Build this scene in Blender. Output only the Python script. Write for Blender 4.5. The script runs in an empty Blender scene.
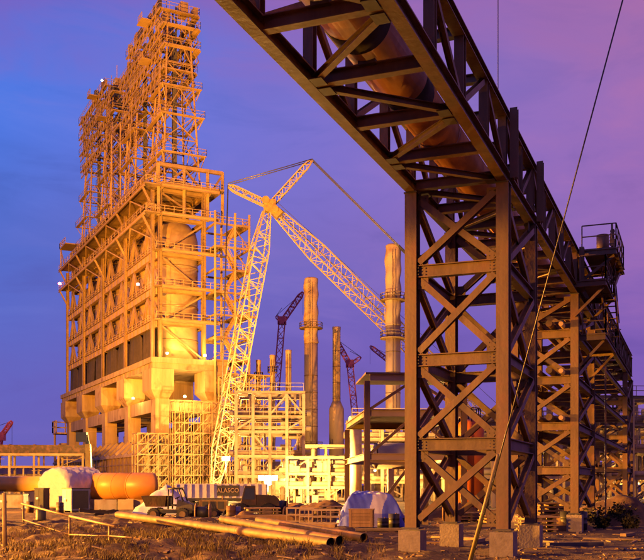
import bpy, math, random
from mathutils import Vector as V, Matrix
random.seed(7)
scene = bpy.context.scene
COL = scene.collection
# ------------------------------------------------------------------ camera
F, CX, HY, CH = 950.0, 322.0, 485.0, 2.2        # photo pixels: focal length, centre column, horizon row; camera height (m)
cam_d = bpy.data.cameras.new('camera'); cam = bpy.data.objects.new('camera', cam_d); COL.objects.link(cam)
cam_d.sensor_fit = 'HORIZONTAL'; cam_d.sensor_width = 36.0; cam_d.lens = 36.0*F/644.0
cam_d.shift_y = (HY-280.0)/644.0
cam_d.clip_start = 0.5; cam_d.clip_end = 9000
cam.location = (0, 0, CH); cam.rotation_euler = (math.radians(90), 0, 0)
scene.camera = cam
# ------------------------------------------------------------------ dusk sky
SUN_EL, SUN_AZ = math.radians(-3.0), math.radians(205)
w = bpy.data.worlds.new('World'); scene.world = w; w.use_nodes = True
nt = w.node_tree; N = nt.nodes; L = nt.links; N.clear()
out = N.new('ShaderNodeOutputWorld'); bg = N.new('ShaderNodeBackground'); L.new(bg.outputs[0], out.inputs[0])
tc = N.new('ShaderNodeTexCoord'); sep = N.new('ShaderNodeSeparateXYZ'); L.new(tc.outputs['Generated'], sep.inputs[0])
def mth(op, a, b=None, clamp=False):
    n = N.new('ShaderNodeMath'); n.operation = op; n.use_clamp = clamp
    for i, q in enumerate((a, b)):
        if q is None: continue
        if isinstance(q, (int, float)): n.inputs[i].default_value = q
        else: L.new(q, n.inputs[i])
    return n.outputs[0]
nz = N.new('ShaderNodeTexNoise'); nz.inputs['Scale'].default_value = 2.6; nz.inputs['Detail'].default_value = 3.0
mp = N.new('ShaderNodeMapping'); mp.inputs['Scale'].default_value = (1, 1, 2.2); L.new(tc.outputs['Generated'], mp.inputs[0]); L.new(mp.outputs[0], nz.inputs['Vector'])
nz2 = N.new('ShaderNodeTexNoise'); nz2.inputs['Scale'].default_value = 6.5; nz2.inputs['Detail'].default_value = 5.0; nz2.inputs['Roughness'].default_value = .6; nz2.inputs['Distortion'].default_value = .6
mp2 = N.new('ShaderNodeMapping'); mp2.inputs['Scale'].default_value = (1, 1, 3.0); L.new(tc.outputs['Generated'], mp2.inputs[0]); L.new(mp2.outputs[0], nz2.inputs['Vector'])
wob = mth('ADD', mth('MULTIPLY', mth('SUBTRACT', nz.outputs['Fac'], 0.5), 0.20), mth('MULTIPLY', mth('SUBTRACT', nz2.outputs['Fac'], 0.5), 0.13))
def ramp(fac, stops):
    r = N.new('ShaderNodeValToRGB'); e = r.color_ramp.elements
    while len(e) < len(stops): e.new(0.5)
    for k, (p, c) in enumerate(stops): e[k].position = p; e[k].color = (*c, 1)
    r.color_ramp.interpolation = 'EASE'; L.new(fac, r.inputs[0]); return r.outputs[0]
elev = mth('ADD', sep.outputs['Z'], wob, True)
blue = ramp(elev, [(0.0, (.165, .115, .44)), (.10, (.135, .125, .51)), (.24, (.085, .150, .60)), (.36, (.070, .19, .78)), (.48, (.17, .115, .53)), (1.0, (.14, .08, .34))])
glow = ramp(elev, [(0.0, (.24, .11, .38)), (.12, (.21, .105, .45)), (.27, (.33, .145, .46)), (.46, (.38, .15, .40)), (1.0, (.20, .09, .34))])
side = mth('ADD', mth('MULTIPLY', sep.outputs['X'], 1.45), 0.47)
side = mth('ADD', side, mth('MULTIPLY', wob, 1.5), True)
mixc = N.new('ShaderNodeMix'); mixc.data_type = 'RGBA'; L.new(side, mixc.inputs[0]); L.new(blue, mixc.inputs[6]); L.new(glow, mixc.inputs[7])
sky = N.new('ShaderNodeTexSky'); sky.sky_type = 'NISHITA'; sky.sun_disc = False
sky.sun_elevation = SUN_EL; sky.sun_rotation = SUN_AZ
sm = N.new('ShaderNodeMix'); sm.data_type = 'RGBA'; sm.blend_type = 'ADD'; sm.inputs[0].default_value = 0.05
strk = ramp(nz2.outputs['Fac'], [(.30, (.80, .82, .86)), (.50, (1, 1, 1)), (.72, (1.20, 1.12, 1.04))])
mstk = N.new('ShaderNodeMix'); mstk.data_type = 'RGBA'; mstk.blend_type = 'MULTIPLY'; mstk.inputs[0].default_value = .5; L.new(mixc.outputs[2], mstk.inputs[6]); L.new(strk, mstk.inputs[7])
L.new(mstk.outputs[2], sm.inputs[6]); L.new(sky.outputs[0], sm.inputs[7]); L.new(sm.outputs[2], bg.inputs[0]); bg.inputs[1].default_value = 1.0
# ------------------------------------------------------------------ exposure, engine
vs = scene.view_settings; vs.view_transform = 'Standard'; vs.look = 'None'; vs.exposure = 0.0; vs.gamma = 1.0; vs.use_curve_mapping = False
scene.render.engine = 'CYCLES'
scene.cycles.use_denoising = True; scene.cycles.max_bounces = 4; scene.cycles.diffuse_bounces = 2; scene.cycles.use_adaptive_sampling = True; scene.cycles.adaptive_threshold = .02; scene.cycles.glossy_bounces = 2
scene.cycles.transmission_bounces = 3; scene.cycles.sample_clamp_indirect = 4.0; scene.cycles.caustics_reflective = False; scene.cycles.caustics_refractive = False
SODIUM = (1.0, 0.37, 0.03)
WARM = (1.0, 0.52, 0.12)

# ------------------------------------------------------------------ materials
MATS = {}
def mat(name, c1, c2=None, rough=.7, metal=0.0, scale=3.0, bump=0.0, streak=False, rust=0.0, detail=6.0):
    m = bpy.data.materials.new(name); m.use_nodes = True; MATS[name] = m
    t = m.node_tree; n = t.nodes; l = t.links; b = n['Principled BSDF']
    b.inputs['Roughness'].default_value = rough; b.inputs['Metallic'].default_value = metal
    c2 = c2 or tuple(x*.7 for x in c1)
    co = n.new('ShaderNodeTexCoord'); geo = n.new('ShaderNodeNewGeometry')
    mpn = n.new('ShaderNodeMapping'); mpn.inputs['Scale'].default_value = (1, 1, .12 if streak else 1); l.new(geo.outputs['Position'], mpn.inputs[0])
    ns = n.new('ShaderNodeTexNoise'); ns.inputs['Scale'].default_value = scale; ns.inputs['Detail'].default_value = detail; ns.inputs['Roughness'].default_value = .65
    l.new(mpn.outputs[0], ns.inputs['Vector'])
    r = n.new('ShaderNodeValToRGB'); r.color_ramp.elements[0].position = .32; r.color_ramp.elements[1].position = .68
    r.color_ramp.elements[0].color = (*c1, 1); r.color_ramp.elements[1].color = (*c2, 1); l.new(ns.outputs['Fac'], r.inputs[0])
    colr = r.outputs[0]
    if rust:
        n2 = n.new('ShaderNodeTexNoise'); n2.inputs['Scale'].default_value = scale*.6; n2.inputs['Detail'].default_value = 8; l.new(geo.outputs['Position'], n2.inputs['Vector'])
        r2 = n.new('ShaderNodeValToRGB'); r2.color_ramp.elements[0].position = .60-rust*.2; r2.color_ramp.elements[1].position = .74; l.new(n2.outputs['Fac'], r2.inputs[0])
        mx = n.new('ShaderNodeMix'); mx.data_type = 'RGBA'; l.new(r2.outputs[0], mx.inputs[0]); l.new(colr, mx.inputs[6]); mx.inputs[7].default_value = (.15, .065, .03, 1); colr = mx.outputs[2]
    # every piece a little different
    oi = n.new('ShaderNodeObjectInfo'); hv = n.new('ShaderNodeHueSaturation'); mr = n.new('ShaderNodeMapRange')
    mr.inputs['To Min'].default_value = .85; mr.inputs['To Max'].default_value = 1.12; l.new(oi.outputs['Random'], mr.inputs[0]); l.new(mr.outputs[0], hv.inputs['Value']); l.new(colr, hv.inputs['Color'])
    l.new(hv.outputs[0], b.inputs['Base Color'])
    rr = n.new('ShaderNodeMapRange'); rr.inputs['To Min'].default_value = max(.05, rough-.12); rr.inputs['To Max'].default_value = min(1, rough+.15); l.new(ns.outputs['Fac'], rr.inputs[0]); l.new(rr.outputs[0], b.inputs['Roughness'])
    if bump:
        bp = n.new('ShaderNodeBump'); bp.inputs['Strength'].default_value = bump; bp.inputs['Distance'].default_value = .05
        nb = n.new('ShaderNodeTexNoise'); nb.inputs['Scale'].default_value = scale*4; nb.inputs['Detail'].default_value = 6; l.new(geo.outputs['Position'], nb.inputs['Vector'])
        l.new(nb.outputs['Fac'], bp.inputs['Height']); l.new(bp.outputs[0], b.inputs['Normal'])
    return m
mat('steel', (0.155, 0.09, 0.037), (0.08, 0.046, 0.02), .55, 0, 2.2, .15, True, .5)
mat('steel_dark', (0.07, 0.058, 0.05), (0.045, 0.038, 0.032), .6, 0, 2.0, .1)
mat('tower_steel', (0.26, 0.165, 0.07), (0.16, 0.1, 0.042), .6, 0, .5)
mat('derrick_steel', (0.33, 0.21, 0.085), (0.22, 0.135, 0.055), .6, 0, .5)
mat('drum_skin', (0.34, 0.235, 0.13), (0.22, 0.145, 0.075), .45, .2, .35, 0, False)
mat('concrete', (0.4, 0.28, 0.15), (0.22, 0.15, 0.075), .85, 0, .6, .3, True, .15)
mat('footing_concrete', (0.27, 0.22, 0.155), (0.18, 0.145, 0.1), .9, 0, 3.5, .4)
mat('formwork', (0.34, 0.22, 0.09), (0.25, 0.155, 0.065), .8, 0, .8, .1)
mat('netting', (0.05, 0.032, 0.02), (0.03, 0.02, 0.012), .9, 0, .9)
mat('pipe_orange', (0.62, 0.29, 0.035), (0.52, 0.22, 0.025), .38, 0, .8, 0, False)
mat('pipe_rack', (.60, .29, .08), (.46, .20, .05), .38, .1, 1.5, .1, False, .4)
mat('pipe_line', (.055, .032, .015), (.035, .02, .009), .68, 0, 2.0, .2, False, .7)
mat('pipe_bore', (.02, .017, .015), (.015, .012, .01), .9)
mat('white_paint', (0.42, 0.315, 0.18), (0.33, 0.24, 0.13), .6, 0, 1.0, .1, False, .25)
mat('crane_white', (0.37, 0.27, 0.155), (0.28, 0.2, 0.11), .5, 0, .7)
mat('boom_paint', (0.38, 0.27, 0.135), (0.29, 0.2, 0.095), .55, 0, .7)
mat('crane_red', (0.58, 0.1, 0.13), (0.44, 0.075, 0.1), .5, 0, .5)
mat('yellow_paint', (0.3, 0.185, 0.03), (0.2, 0.12, 0.02), .45, 0, 1.5, 0, False, .2)
mat('orange_tank', (.62, .17, .03), (.50, .13, .02), .45, 0, .9)
mat('cladding', (0.42, 0.285, 0.16), (0.32, 0.21, 0.11), .65, 0, .5, .1, True, .3)
mat('plastic_sheet', (0.6, 0.55, 0.48), (0.46, 0.42, 0.36), .35, 0, 1.2, .6)
mat('tarp_blue', (0.075, 0.11, 0.56), (0.06, 0.085, 0.44), .5, 0, 1.6, .3)
mat('tarp_white', (0.46, 0.44, 0.47), (0.36, 0.34, 0.38), .5, 0, 1.6, .3)
mat('wood', (0.3, 0.185, 0.085), (0.2, 0.12, 0.055), .8, 0, 4.0, .2, True)
mat('old_wood', (.22, .15, .09), (.14, .10, .06), .85, 0, 4.0, .2)
mat('rubber', (.025, .024, .023), (.018, .017, .016), .85, 0, 4)
mat('cabinet_blue', (.20, .23, .34), (.15, .17, .27), .5, 0, 2)
mat('container_grey', (0.26, 0.23, 0.225), (0.18, 0.16, 0.15), .6, 0, 1.2, 0, True, .2)
mat('black_paint', (.03, .03, .033), (.02, .02, .022), .5, 0, 3)
mat('glass_dark', (.05, .06, .07), (.04, .05, .06), .12)
mat('white_sign', (.8, .8, .8), (.75, .75, .75), .5)
mat('earth_clod', (.15, .085, .038), (.09, .05, .02), .95, 0, 2.5, .3)
mat('dry_weed', (.15, .10, .035), (.085, .06, .02), .9, 0, 6)
mat('shrub_leaf', (0.035, 0.03, 0.012), (0.022, 0.02, 0.009), .8, 0, 5)
mat('bark', (.07, .05, .035), (.05, .035, .025), .9, 0, 5)
mat('wire', (.10, .095, .09), (.07, .066, .06), .45, .6, 8)
mat('guard_yellow', (.20, .15, .055), (.13, .10, .04), .55, 0, 6)
def emit(name, col, s):
    m = bpy.data.materials.new(name); m.use_nodes = True; t = m.node_tree; t.nodes.clear()
    o = t.nodes.new('ShaderNodeOutputMaterial'); e = t.nodes.new('ShaderNodeEmission'); e.inputs[0].default_value = (*col, 1); e.inputs[1].default_value = s
    t.links.new(e.outputs[0], o.inputs[0]); MATS[name] = m
emit('lamp_sodium', (1, .62, .22), 40); emit('lamp_white', (1, .85, .6), 120); emit('lamp_red', (1, .12, .10), 25)

# ground material
def ground_mat():
    m = bpy.data.materials.new('ground_earth'); m.use_nodes = True; MATS['ground'] = m
    t = m.node_tree; n = t.nodes; l = t.links; b = n['Principled BSDF']; b.inputs['Roughness'].default_value = .95
    g = n.new('ShaderNodeNewGeometry')
    def noise(s, d=8, rr=.65):
        q = n.new('ShaderNodeTexNoise'); q.inputs['Scale'].default_value = s; q.inputs['Detail'].default_value = d; q.inputs['Roughness'].default_value = rr; l.new(g.outputs['Position'], q.inputs['Vector']); return q.outputs['Fac']
    def rmp(f, a, b2, ca, cb):
        r = n.new('ShaderNodeValToRGB'); r.color_ramp.elements[0].position = a; r.color_ramp.elements[1].position = b2; r.color_ramp.elements[0].color = (*ca, 1); r.color_ramp.elements[1].color = (*cb, 1); l.new(f, r.inputs[0]); return r.outputs[0]
    c = rmp(noise(.55), .35, .65, (.062, .034, .014), (.145, .084, .036))
    c2 = rmp(noise(5), .4, .65, (.55, .55, .55), (1.2, 1.15, 1.1))
    mx = n.new('ShaderNodeMix'); mx.data_type = 'RGBA'; mx.blend_type = 'MULTIPLY'; mx.inputs[0].default_value = 1; l.new(c, mx.inputs[6]); l.new(c2, mx.inputs[7]); l.new(mx.outputs[2], b.inputs['Base Color'])
    bp = n.new('ShaderNodeBump'); bp.inputs['Strength'].default_value = .9; bp.inputs['Distance'].default_value = .12; l.new(noise(3.2, 10, .7), bp.inputs['Height']); l.new(bp.outputs[0], b.inputs['Normal'])
ground_mat()

# ------------------------------------------------------------------ mesh helpers
ORI = {}
def _frame(p, q, up=(0, 0, 1)):
    d = (q-p); ln = d.length; d = d/ln if ln else V((0, 0, 1)); up = V(up)
    if abs(d.dot(up)) > .985: up = V((0, 1, 0)) if abs(d.y) < .9 else V((1, 0, 0))
    a = d.cross(up).normalized(); b = a.cross(d).normalized()
    return d, a, b, ln
class MB:
    def __init__(s): s.v = []; s.f = []; s.smooth = set()
    def add(s, vs, fs, smooth=False):
        o = len(s.v); s.v += [tuple(x) for x in vs]
        for f in fs:
            if smooth: s.smooth.add(len(s.f))
            s.f.append([i+o for i in f])
        return s
    def box(s, c, d, ax=None):
        c = V(c); X, Y, Z = (V(a) for a in (ax or ((1, 0, 0), (0, 1, 0), (0, 0, 1))))
        p = [c+X*(i*d[0]/2)+Y*(j*d[1]/2)+Z*(k*d[2]/2) for i in (-1, 1) for j in (-1, 1) for k in (-1, 1)]
        return s.add(p, [(0, 1, 3, 2), (4, 6, 7, 5), (0, 4, 5, 1), (2, 3, 7, 6), (0, 2, 6, 4), (1, 5, 7, 3)])
    def bar(s, p, q, w, h=None, up=(0, 0, 1)):
        p, q = V(p), V(q); h = h or w; d, a, b, ln = _frame(p, q, up)
        pts = [e+a*(i*w/2)+b*(j*h/2) for e in (p, q) for i, j in ((-1, -1), (1, -1), (1, 1), (-1, 1))]
        return s.add(pts, [(3, 2, 1, 0), (4, 5, 6, 7), (0, 1, 5, 4), (1, 2, 6, 5), (2, 3, 7, 6), (3, 0, 4, 7)])
    def ibeam(s, p, q, h, w, tf=None, tw=None, up=(0, 0, 1)):
        p, q = V(p), V(q); tf = tf or h*.08; tw = tw or w*.07; d, a, b, ln = _frame(p, q, up)
        o = [(-w/2, -h/2), (w/2, -h/2), (w/2, -h/2+tf), (tw/2, -h/2+tf), (tw/2, h/2-tf), (w/2, h/2-tf), (w/2, h/2), (-w/2, h/2), (-w/2, h/2-tf), (-tw/2, h/2-tf), (-tw/2, -h/2+tf), (-w/2, -h/2+tf)]
        pts = [e+a*x+b*y for e in (p, q) for x, y in o]
        fs = [(i, (i+1) % 12, (i+1) % 12+12, i+12) for i in range(12)]
        for k, r in ((0, 1), (12, 0)):
            caps = [(0, 1, 2, 3, 10, 11), (3, 4, 9, 10), (4, 5, 6, 7, 8, 9)]
            for c in caps: fs.append(tuple(i+k for i in (reversed(c) if r else c)))
        return s.add(pts, fs)
    def cyl(s, p, q, r, r2=None, n=10, caps=True, smooth=True):
        p, q = V(p), V(q); r2 = r if r2 is None else r2; d, a, b, ln = _frame(p, q)
        pts = [e+(a*math.cos(t)+b*math.sin(t))*rr for e, rr in ((p, r), (q, r2)) for t in (2*math.pi*i/n for i in range(n))]
        s.add(pts, [(i, (i+1) % n, (i+1) % n+n, i+n) for i in range(n)], smooth)
        if caps:
            o = len(s.v)-2*n; s.f.append([o+i for i in reversed(range(n))]); s.f.append([o+n+i for i in range(n)])
        return s
    def path(s, pts, r, n=6):
        for a, b in zip(pts[:-1], pts[1:]): s.cyl(a, b, r, n=n)
        return s
    def lathe(s, prof, c, n=20, fn=None):
        c = V(c); m = len(prof); pts = []
        for (r, z) in prof:
            for i in range(n):
                t = 2*math.pi*i/n; rr = r*(fn(t, z) if fn else 1); pts.append(c+V((rr*math.cos(t), rr*math.sin(t), z)))
        fs = [(k*n+i, k*n+(i+1) % n, (k+1)*n+(i+1) % n, (k+1)*n+i) for k in range(m-1) for i in range(n)]
        s.add(pts, fs, True); o = len(s.v)-m*n
        s.f.append([o+i for i in reversed(range(n))]); s.f.append([o+(m-1)*n+i for i in range(n)])
        return s
    def lattice(s, p, q, w0, w1=None, n=10, r=.08, wm=None, lace=.6):
        """box-section lattice from p to q, width w0 -> wm -> w1"""
        p, q = V(p), V(q); w1 = w0 if w1 is None else w1; wm = wm or max(w0, w1); d, a, b, ln = _frame(p, q)
        def wd(t): return w0+(wm-w0)*min(1, t/.14) if t < .5 else w1+(wm-w1)*min(1, (1-t)/.14)
        R = []
        for i in range(n+1):
            t = i/n; c = p+d*(ln*t); h = wd(t)/2; R.append([c+a*(x*h)+b*(y*h) for x, y in ((-1, -1), (1, -1), (1, 1), (-1, 1))])
        for i in range(n):
            for k in range(4):
                s.bar(R[i][k], R[i+1][k], 2*r)
                j = (k+1) % 4
                A, B = (R[i][k], R[i+1][j]) if i % 2 else (R[i][j], R[i+1][k])
                s.bar(A, B, 2*r*lace)
            if i % 3 == 0:
                for k in range(4): s.bar(R[i][k], R[i][(k+1) % 4], 2*r*lace)
        return s
    def rail(s, pts, h=1.1, r=.04, step=2.2):
        for a, b in zip(pts[:-1], pts[1:]):
            a, b = V(a), V(b); ln = (b-a).length; k = max(1, int(round(ln/step)))
            for i in range(k+1):
                c = a+(b-a)*(i/k); s.bar(c, c+V((0, 0, h)), 2*r)
            for z in (h, h*.52): s.bar(a+V((0, 0, z)), b+V((0, 0, z)), 2*r)
        return s
    def build(s, name, m, parent=None, kind=None, ori=None):
        xs = list(zip(*s.v)); c = V(ori) if ori is not None else V((sum((min(a), max(a)))/2 for a in xs)) 
        me = bpy.data.meshes.new(name); me.from_pydata([(v[0]-c.x, v[1]-c.y, v[2]-c.z) for v in s.v], [], s.f); me.update()
        if s.smooth:
            for i in s.smooth: me.polygons[i].use_smooth = True
        for mm in (m if isinstance(m, (list, tuple)) else [m]): me.materials.append(MATS[mm])
        o = bpy.data.objects.new(name, me); COL.objects.link(o); ORI[o.name] = c
        if parent is not None:
            o.parent = parent; o.location = c-ORI[parent.name]
        else: o.location = c
        if kind: o['kind'] = kind
        return o
def thing(name, loc, label, cat, group=None):
    o = bpy.data.objects.new(name, None); o.empty_display_size = .3; COL.objects.link(o); o.location = loc; ORI[o.name] = V(loc)
    return tag(o, label, cat, group)
def tag(o, label, cat, group=None):
    o['label'] = label; o['category'] = cat
    if group: o['group'] = group
    return o
def struct(o): o['kind'] = 'structure'; return o
def px(x, y, d): return V(((x-CX)/F*d, d, CH+(HY-y)/F*d))       # photo pixel at a known distance
def lamp(name, loc, power, color, parent=None, radius=.3, target=None, angle=120, blend=.5):
    ld = bpy.data.lights.new(name, 'SPOT' if target is not None else 'POINT'); ld.energy = power; ld.color = color; ld.shadow_soft_size = radius
    o = bpy.data.objects.new(name, ld); COL.objects.link(o); loc = V(loc)
    if target is not None:
        ld.spot_size = math.radians(angle); ld.spot_blend = blend
        o.rotation_euler = (V(target)-loc).to_track_quat('-Z', 'Y').to_euler()
    if parent is not None: o.parent = parent; o.location = loc-ORI[parent.name]
    else: o.location = loc
    return o
def flood_mast(base, h, aim, power, label, angle=120, blend=.5, color=SODIUM, radius=.4):
    b = V(base); t = thing('floodlight_mast', b, label, 'floodlight mast')
    MB().box(b+V((0, 0, .25)), (1.2, 1.2, .5)).build('base', 'footing_concrete', t)
    MB().cyl(b+V((0, 0, .5)), b+V((0, 0, h)), .16, .09, 10).build('pole', 'steel', t)
    MB().bar(b+V((-.9, 0, h)), b+V((.9, 0, h)), .1).build('crossbar', 'steel', t)
    hd = b+V((0, 0, h+.35)); d = (V(aim)-hd).normalized()
    for x in (-.55, .55):
        c = hd+V((x, 0, 0)); k = MB().box(c, (.5, .22, .4), (d.cross(V((0, 0, 1))).normalized(), d, d.cross(V((0, 0, 1))).normalized().cross(d))).build('lamp_head', 'black_paint', t)
        MB().box(c+d*.125, (.42, .02, .32), (d.cross(V((0, 0, 1))).normalized(), d, d.cross(V((0, 0, 1))).normalized().cross(d))).build('lens', 'lamp_sodium', k)
    lamp('flood_light', hd+d*.75, power, color, t, radius, aim, angle, blend)

# ------------------------------------------------------------------ ground
def hsh(i, j):
    v = math.sin(i*127.1+j*311.7)*43758.5453; return v-math.floor(v)
def vn(x, y):
    i, j = math.floor(x), math.floor(y); a, b = x-i, y-j; a = a*a*(3-2*a); b = b*b*(3-2*b)
    return (hsh(i, j)*(1-a)+hsh(i+1, j)*a)*(1-b)+(hsh(i, j+1)*(1-a)+hsh(i+1, j+1)*a)*b
def gz(x, y):
    def ga(cx, cy, sx, sy): return math.exp(-((x-cx)/sx)**2-((y-cy)/sy)**2)
    z = .50*ga(-9, 47, 7, 7)+.42*ga(-4.6, 32.5, 3.4, 3.2)-.75*ga(-10.6, 28.6, 1.5, 1.6)+.12*ga(1, 29, 4, 2)
    for c0_, sl_ in ((37.0, .16), (38.7, .16), (41.5, -.10), (43.2, -.10)):
        z -= .13*math.exp(-((y-c0_-sl_*x-.5*math.sin(x*.35))/.28)**2)*(1 if -4 < x < 20 else 0)
    near = math.exp(-max(0, y-45)/30) if y > 0 else 1
    lf = 1/(1+math.exp(max(-30, min(30, (x-2.5)/1.2))))
    z += near*(.05+.17*lf)*(vn(x*.9+3, y*.7)-.5)*2+near*(.02+.06*lf)*(vn(x*2.7, y*2.1+9)-.5)*2
    return z
def axis(lo, hi, dl, dh, fine, grow=1.25):
    a = []; x = dl
    while x <= dh+1e-6: a.append(x); x += fine
    st = fine; x = a[-1]
    while x < hi: st *= grow; x += st; a.append(x)
    st = fine; x = a[0]; b = []
    while x > lo: st *= grow; x -= st; b.append(x)
    return b[::-1]+a
xs = axis(-6000, 6000, -16, 14, .16); ys = axis(-3000, 8000, 24, 62, .2)
mb = MB(); nx = len(xs)
mb.v = [(x, y, gz(x, y)) for y in ys for x in xs]
mb.f = [[j*nx+i, j*nx+i+1, (j+1)*nx+i+1, (j+1)*nx+i] for j in range(len(ys)-1) for i in range(nx-1)]
mb.smooth = set(range(len(mb.f)))
struct(mb.build('ground', 'ground', ori=(0, 0, 0)))

# ------------------------------------------------------------------ overhead pipe rack (foreground right)
RD = V((.368, .930, 0)).normalized(); RW = V((-RD.y, RD.x, 0)); RB = V((5.445, 28.5, 0)); W = 2.83
ZB, ZT = 11.45, 13.3
def R(t, wv, z): return RB+RD*t+RW*wv+V((0, 0, z))
def seg(o, name, p, q, h, wd, up=(0, 0, 1), m='steel', tf=None, tw=None):
    return MB().ibeam(p, q, h, wd, tf, tw, up).build(name, m, o)
def bolts(o, c, n, ax, rows=3, sp=.11):
    b = MB(); d = V(n); a = V(ax)
    for i in range(rows):
        for j in (-1, 1): b.cyl(V(c)+a*((i-(rows-1)/2)*sp)+d.cross(a)*(j*.07), V(c)+a*((i-(rows-1)/2)*sp)+d.cross(a)*(j*.07)+d*.03, .022, n=6, smooth=False)
    return b.build('bolt_group', 'steel_dark', o, 'stuff')
def rack_tower(t0, ln, label, tiers, cw=.50, braces=True):
    o = thing('pipe_rack_tower', R(t0+ln/2, W/2, 0), label, 'pipe rack', 'steel towers carrying the overhead pipe')
    for (t, wv) in ((t0, 0), (t0, W), (t0+ln, 0), (t0+ln, W)):
        c = R(t, wv, 0); g = gz(c.x, c.y)
        f = MB(); ax = (RW, RD, V((0, 0, 1)))
        f.box(c+V((0, 0, (.80+g-.3)/2)), (.70, .74, 1.10-g), ax)
        fo = f.build('footing', 'footing_concrete', o)
        MB().box(c+V((0, 0, .865)), (.56, .60, .05), ax).build('base_plate', 'steel_dark', fo)
        col = MB().ibeam(R(t, wv, .89), R(t, wv, ZB-.21), .44, .37, .035, .025, RD).build('column', 'steel', o)
        MB().box(R(t, wv, ZB-.215), (.42, .50, .04), ax).build('cap_plate', 'steel_dark', col)
    zs = [.89]+tiers+[ZB-.2]
    for z in tiers:
        for t in (t0, t0+ln): seg(o, 'beam', R(t, .19, z), R(t, W-.19, z), .38, .26)
        for wv in (0, W): seg(o, 'beam', R(t0+.23, wv, z), R(t0+ln-.23, wv, z), .36, .26)
    for a, b in zip(zs[:-1], zs[1:]):
        a2, b2 = a+.26, b-.26
        for t, sg in ((t0, -1), (t0+ln, 1)):
            off = RD*(.06*sg)
            for k, (w1, w2) in enumerate(((.24, W-.24), (W-.24, .24))):
                seg(o, 'brace', R(t, w1, a2)+off*(2*k-1), R(t, w2, b2)+off*(2*k-1), .20, .20, RD)
            if t == t0 or b > 5:
                for wv, z in ((.34, a2+.05), (W-.34, a2+.05), (.34, b2-.05), (W-.34, b2-.05)):
                    MB().box(R(t, wv, z)-off*0.0, (.34, .02, .44), (RW, RD, V((0, 0, 1)))).build('gusset_plate', 'steel', o)
            mid = R(t, W/2, (a2+b2)/2); MB().box(mid, (.34, .024, .28), (RW, RD, V((0, 0, 1)))).build('gusset_plate', 'steel', o)
        for wv, sg in ((0, 1), (W, -1)):
            n = 1 if ln < 9 else 2
            off = RW*(.06*sg)
            for k, (u1, u2) in enumerate(((t0+.3, t0+ln-.3), (t0+ln-.3, t0+.3))):
                seg(o, 'brace', R(u1, wv, a2)+off*(2*k-1), R(u2, wv, b2)+off*(2*k-1), .20, .20, RW)
            for tt in (t0+.36, t0+ln-.36):
                MB().box(R(tt, wv, b2-.02), (.5, .022, .62), (RD, RW, V((0, 0, 1)))).build('gusset_plate', 'steel_dark', o)
    return o
UP_ = V((0, 0, 1))
TIERS = [3.45, 6.05, 8.8]
L1, T2, L2, T3, L3 = 5.05, 17.8, 7.4, 51.1, 7.0
tw1 = rack_tower(0, L1, 'nearest grey steel trestle tower standing on four concrete footings', TIERS)
zz_ = [.89]+TIERS+[ZB-.2]
for za, zb in zip(zz_[:-1], zz_[1:]):
    for wv in (.34, W-.34):
        for zc in (za+.31, zb-.31): bolts(tw1, R(-.010, wv, zc), -RD, UP_, 3, .13)
for z in TIERS:
    for wv in (.30, W-.30): bolts(tw1, R(-.130, wv, z), -RD, UP_, 3, .10)
tw2 = rack_tower(T2, L2, 'second trestle tower with stair platforms, brightly lit, behind the nearest tower', [2.9, 5.0, 7.2, 9.4])
tw3 = rack_tower(T3, L3, 'third and farthest trestle tower of the overhead pipe line', [3.45, 6.05, 8.8])
def rack_span(t0, t1, label, n, ends=(True, True)):
    o = thing('truss_bridge', R((t0+t1)/2, W/2, ZB-.19), label, 'truss', 'truss bridges carrying the overhead pipe')
    st = (t1-t0)/n
    for wv in (0, W):
        seg(o, 'bottom_chord', R(t0, wv, ZB), R(t1, wv, ZB), .38, .30, tf=.035, tw=.03)
        seg(o, 'top_chord', R(t0, wv, ZT), R(t1, wv, ZT), .28, .30, tf=.03, tw=.025)
        for i in range(n+1):
            if (i == 0 and not ends[0]): continue
            t = t0+st*i+(.16 if i == 0 else -.16 if i == n else 0)
            seg(o, 'vertical_post', R(t, wv, ZB+.18), R(t, wv, ZT-.14), .26, .24, RD)
        for i in range(n):
            a, b = (ZB+.25, ZT-.2) if i % 2 else (ZT-.2, ZB+.25)
            seg(o, 'diagonal', R(t0+st*i+.22, wv, a), R(t0+st*(i+1)-.22, wv, b), .15, .15, RW)
    for i in range(n+1):
        if (i == 0 and not ends[0]): continue
        t = t0+st*i+(.16 if i == 0 else -.16 if i == n else 0)
        seg(o, 'bottom_crossbeam', R(t, .17, ZB-.02), R(t, W-.17, ZB-.02), .30, .24)
        seg(o, 'top_crossbeam', R(t, .15, ZT), R(t, W-.15, ZT), .24, .22)
    for i in range(n):
        a, b = (.2, W-.2) if i % 2 else (W-.2, .2)
        seg(o, 'plan_brace', R(t0+st*i+.2, a, ZB-.10), R(t0+st*(i+1)-.2, b, ZB-.10), .16, .16)
        for wv in (a, b):
            tt = t0+st*i+.28 if wv == a else t0+st*(i+1)-.28
            MB().box(R(tt, wv+(.12 if wv < 1 else -.12), ZB-.19), (.42, .30, .02), (RD, RW, V((0, 0, 1)))).build('gusset_plate', 'steel_dark', o)
    return o
rack_span(-19.6, 0.0, 'dark truss bridge running overhead out of the top of the picture', 7)
rack_span(0.02, L1, 'short truss section resting on top of the nearest trestle tower', 2, (False, True))
rack_span(L1+.02, T2, 'truss bridge between the nearest and the second trestle tower', 5, (False, True))
rack_span(T2+.02, T2+L2, 'short truss section resting on the second trestle tower', 3, (False, True))
rack_span(T2+L2+.02, T3+L3, 'far truss bridge descending in perspective to the third trestle tower', 11, (False, True))
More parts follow.
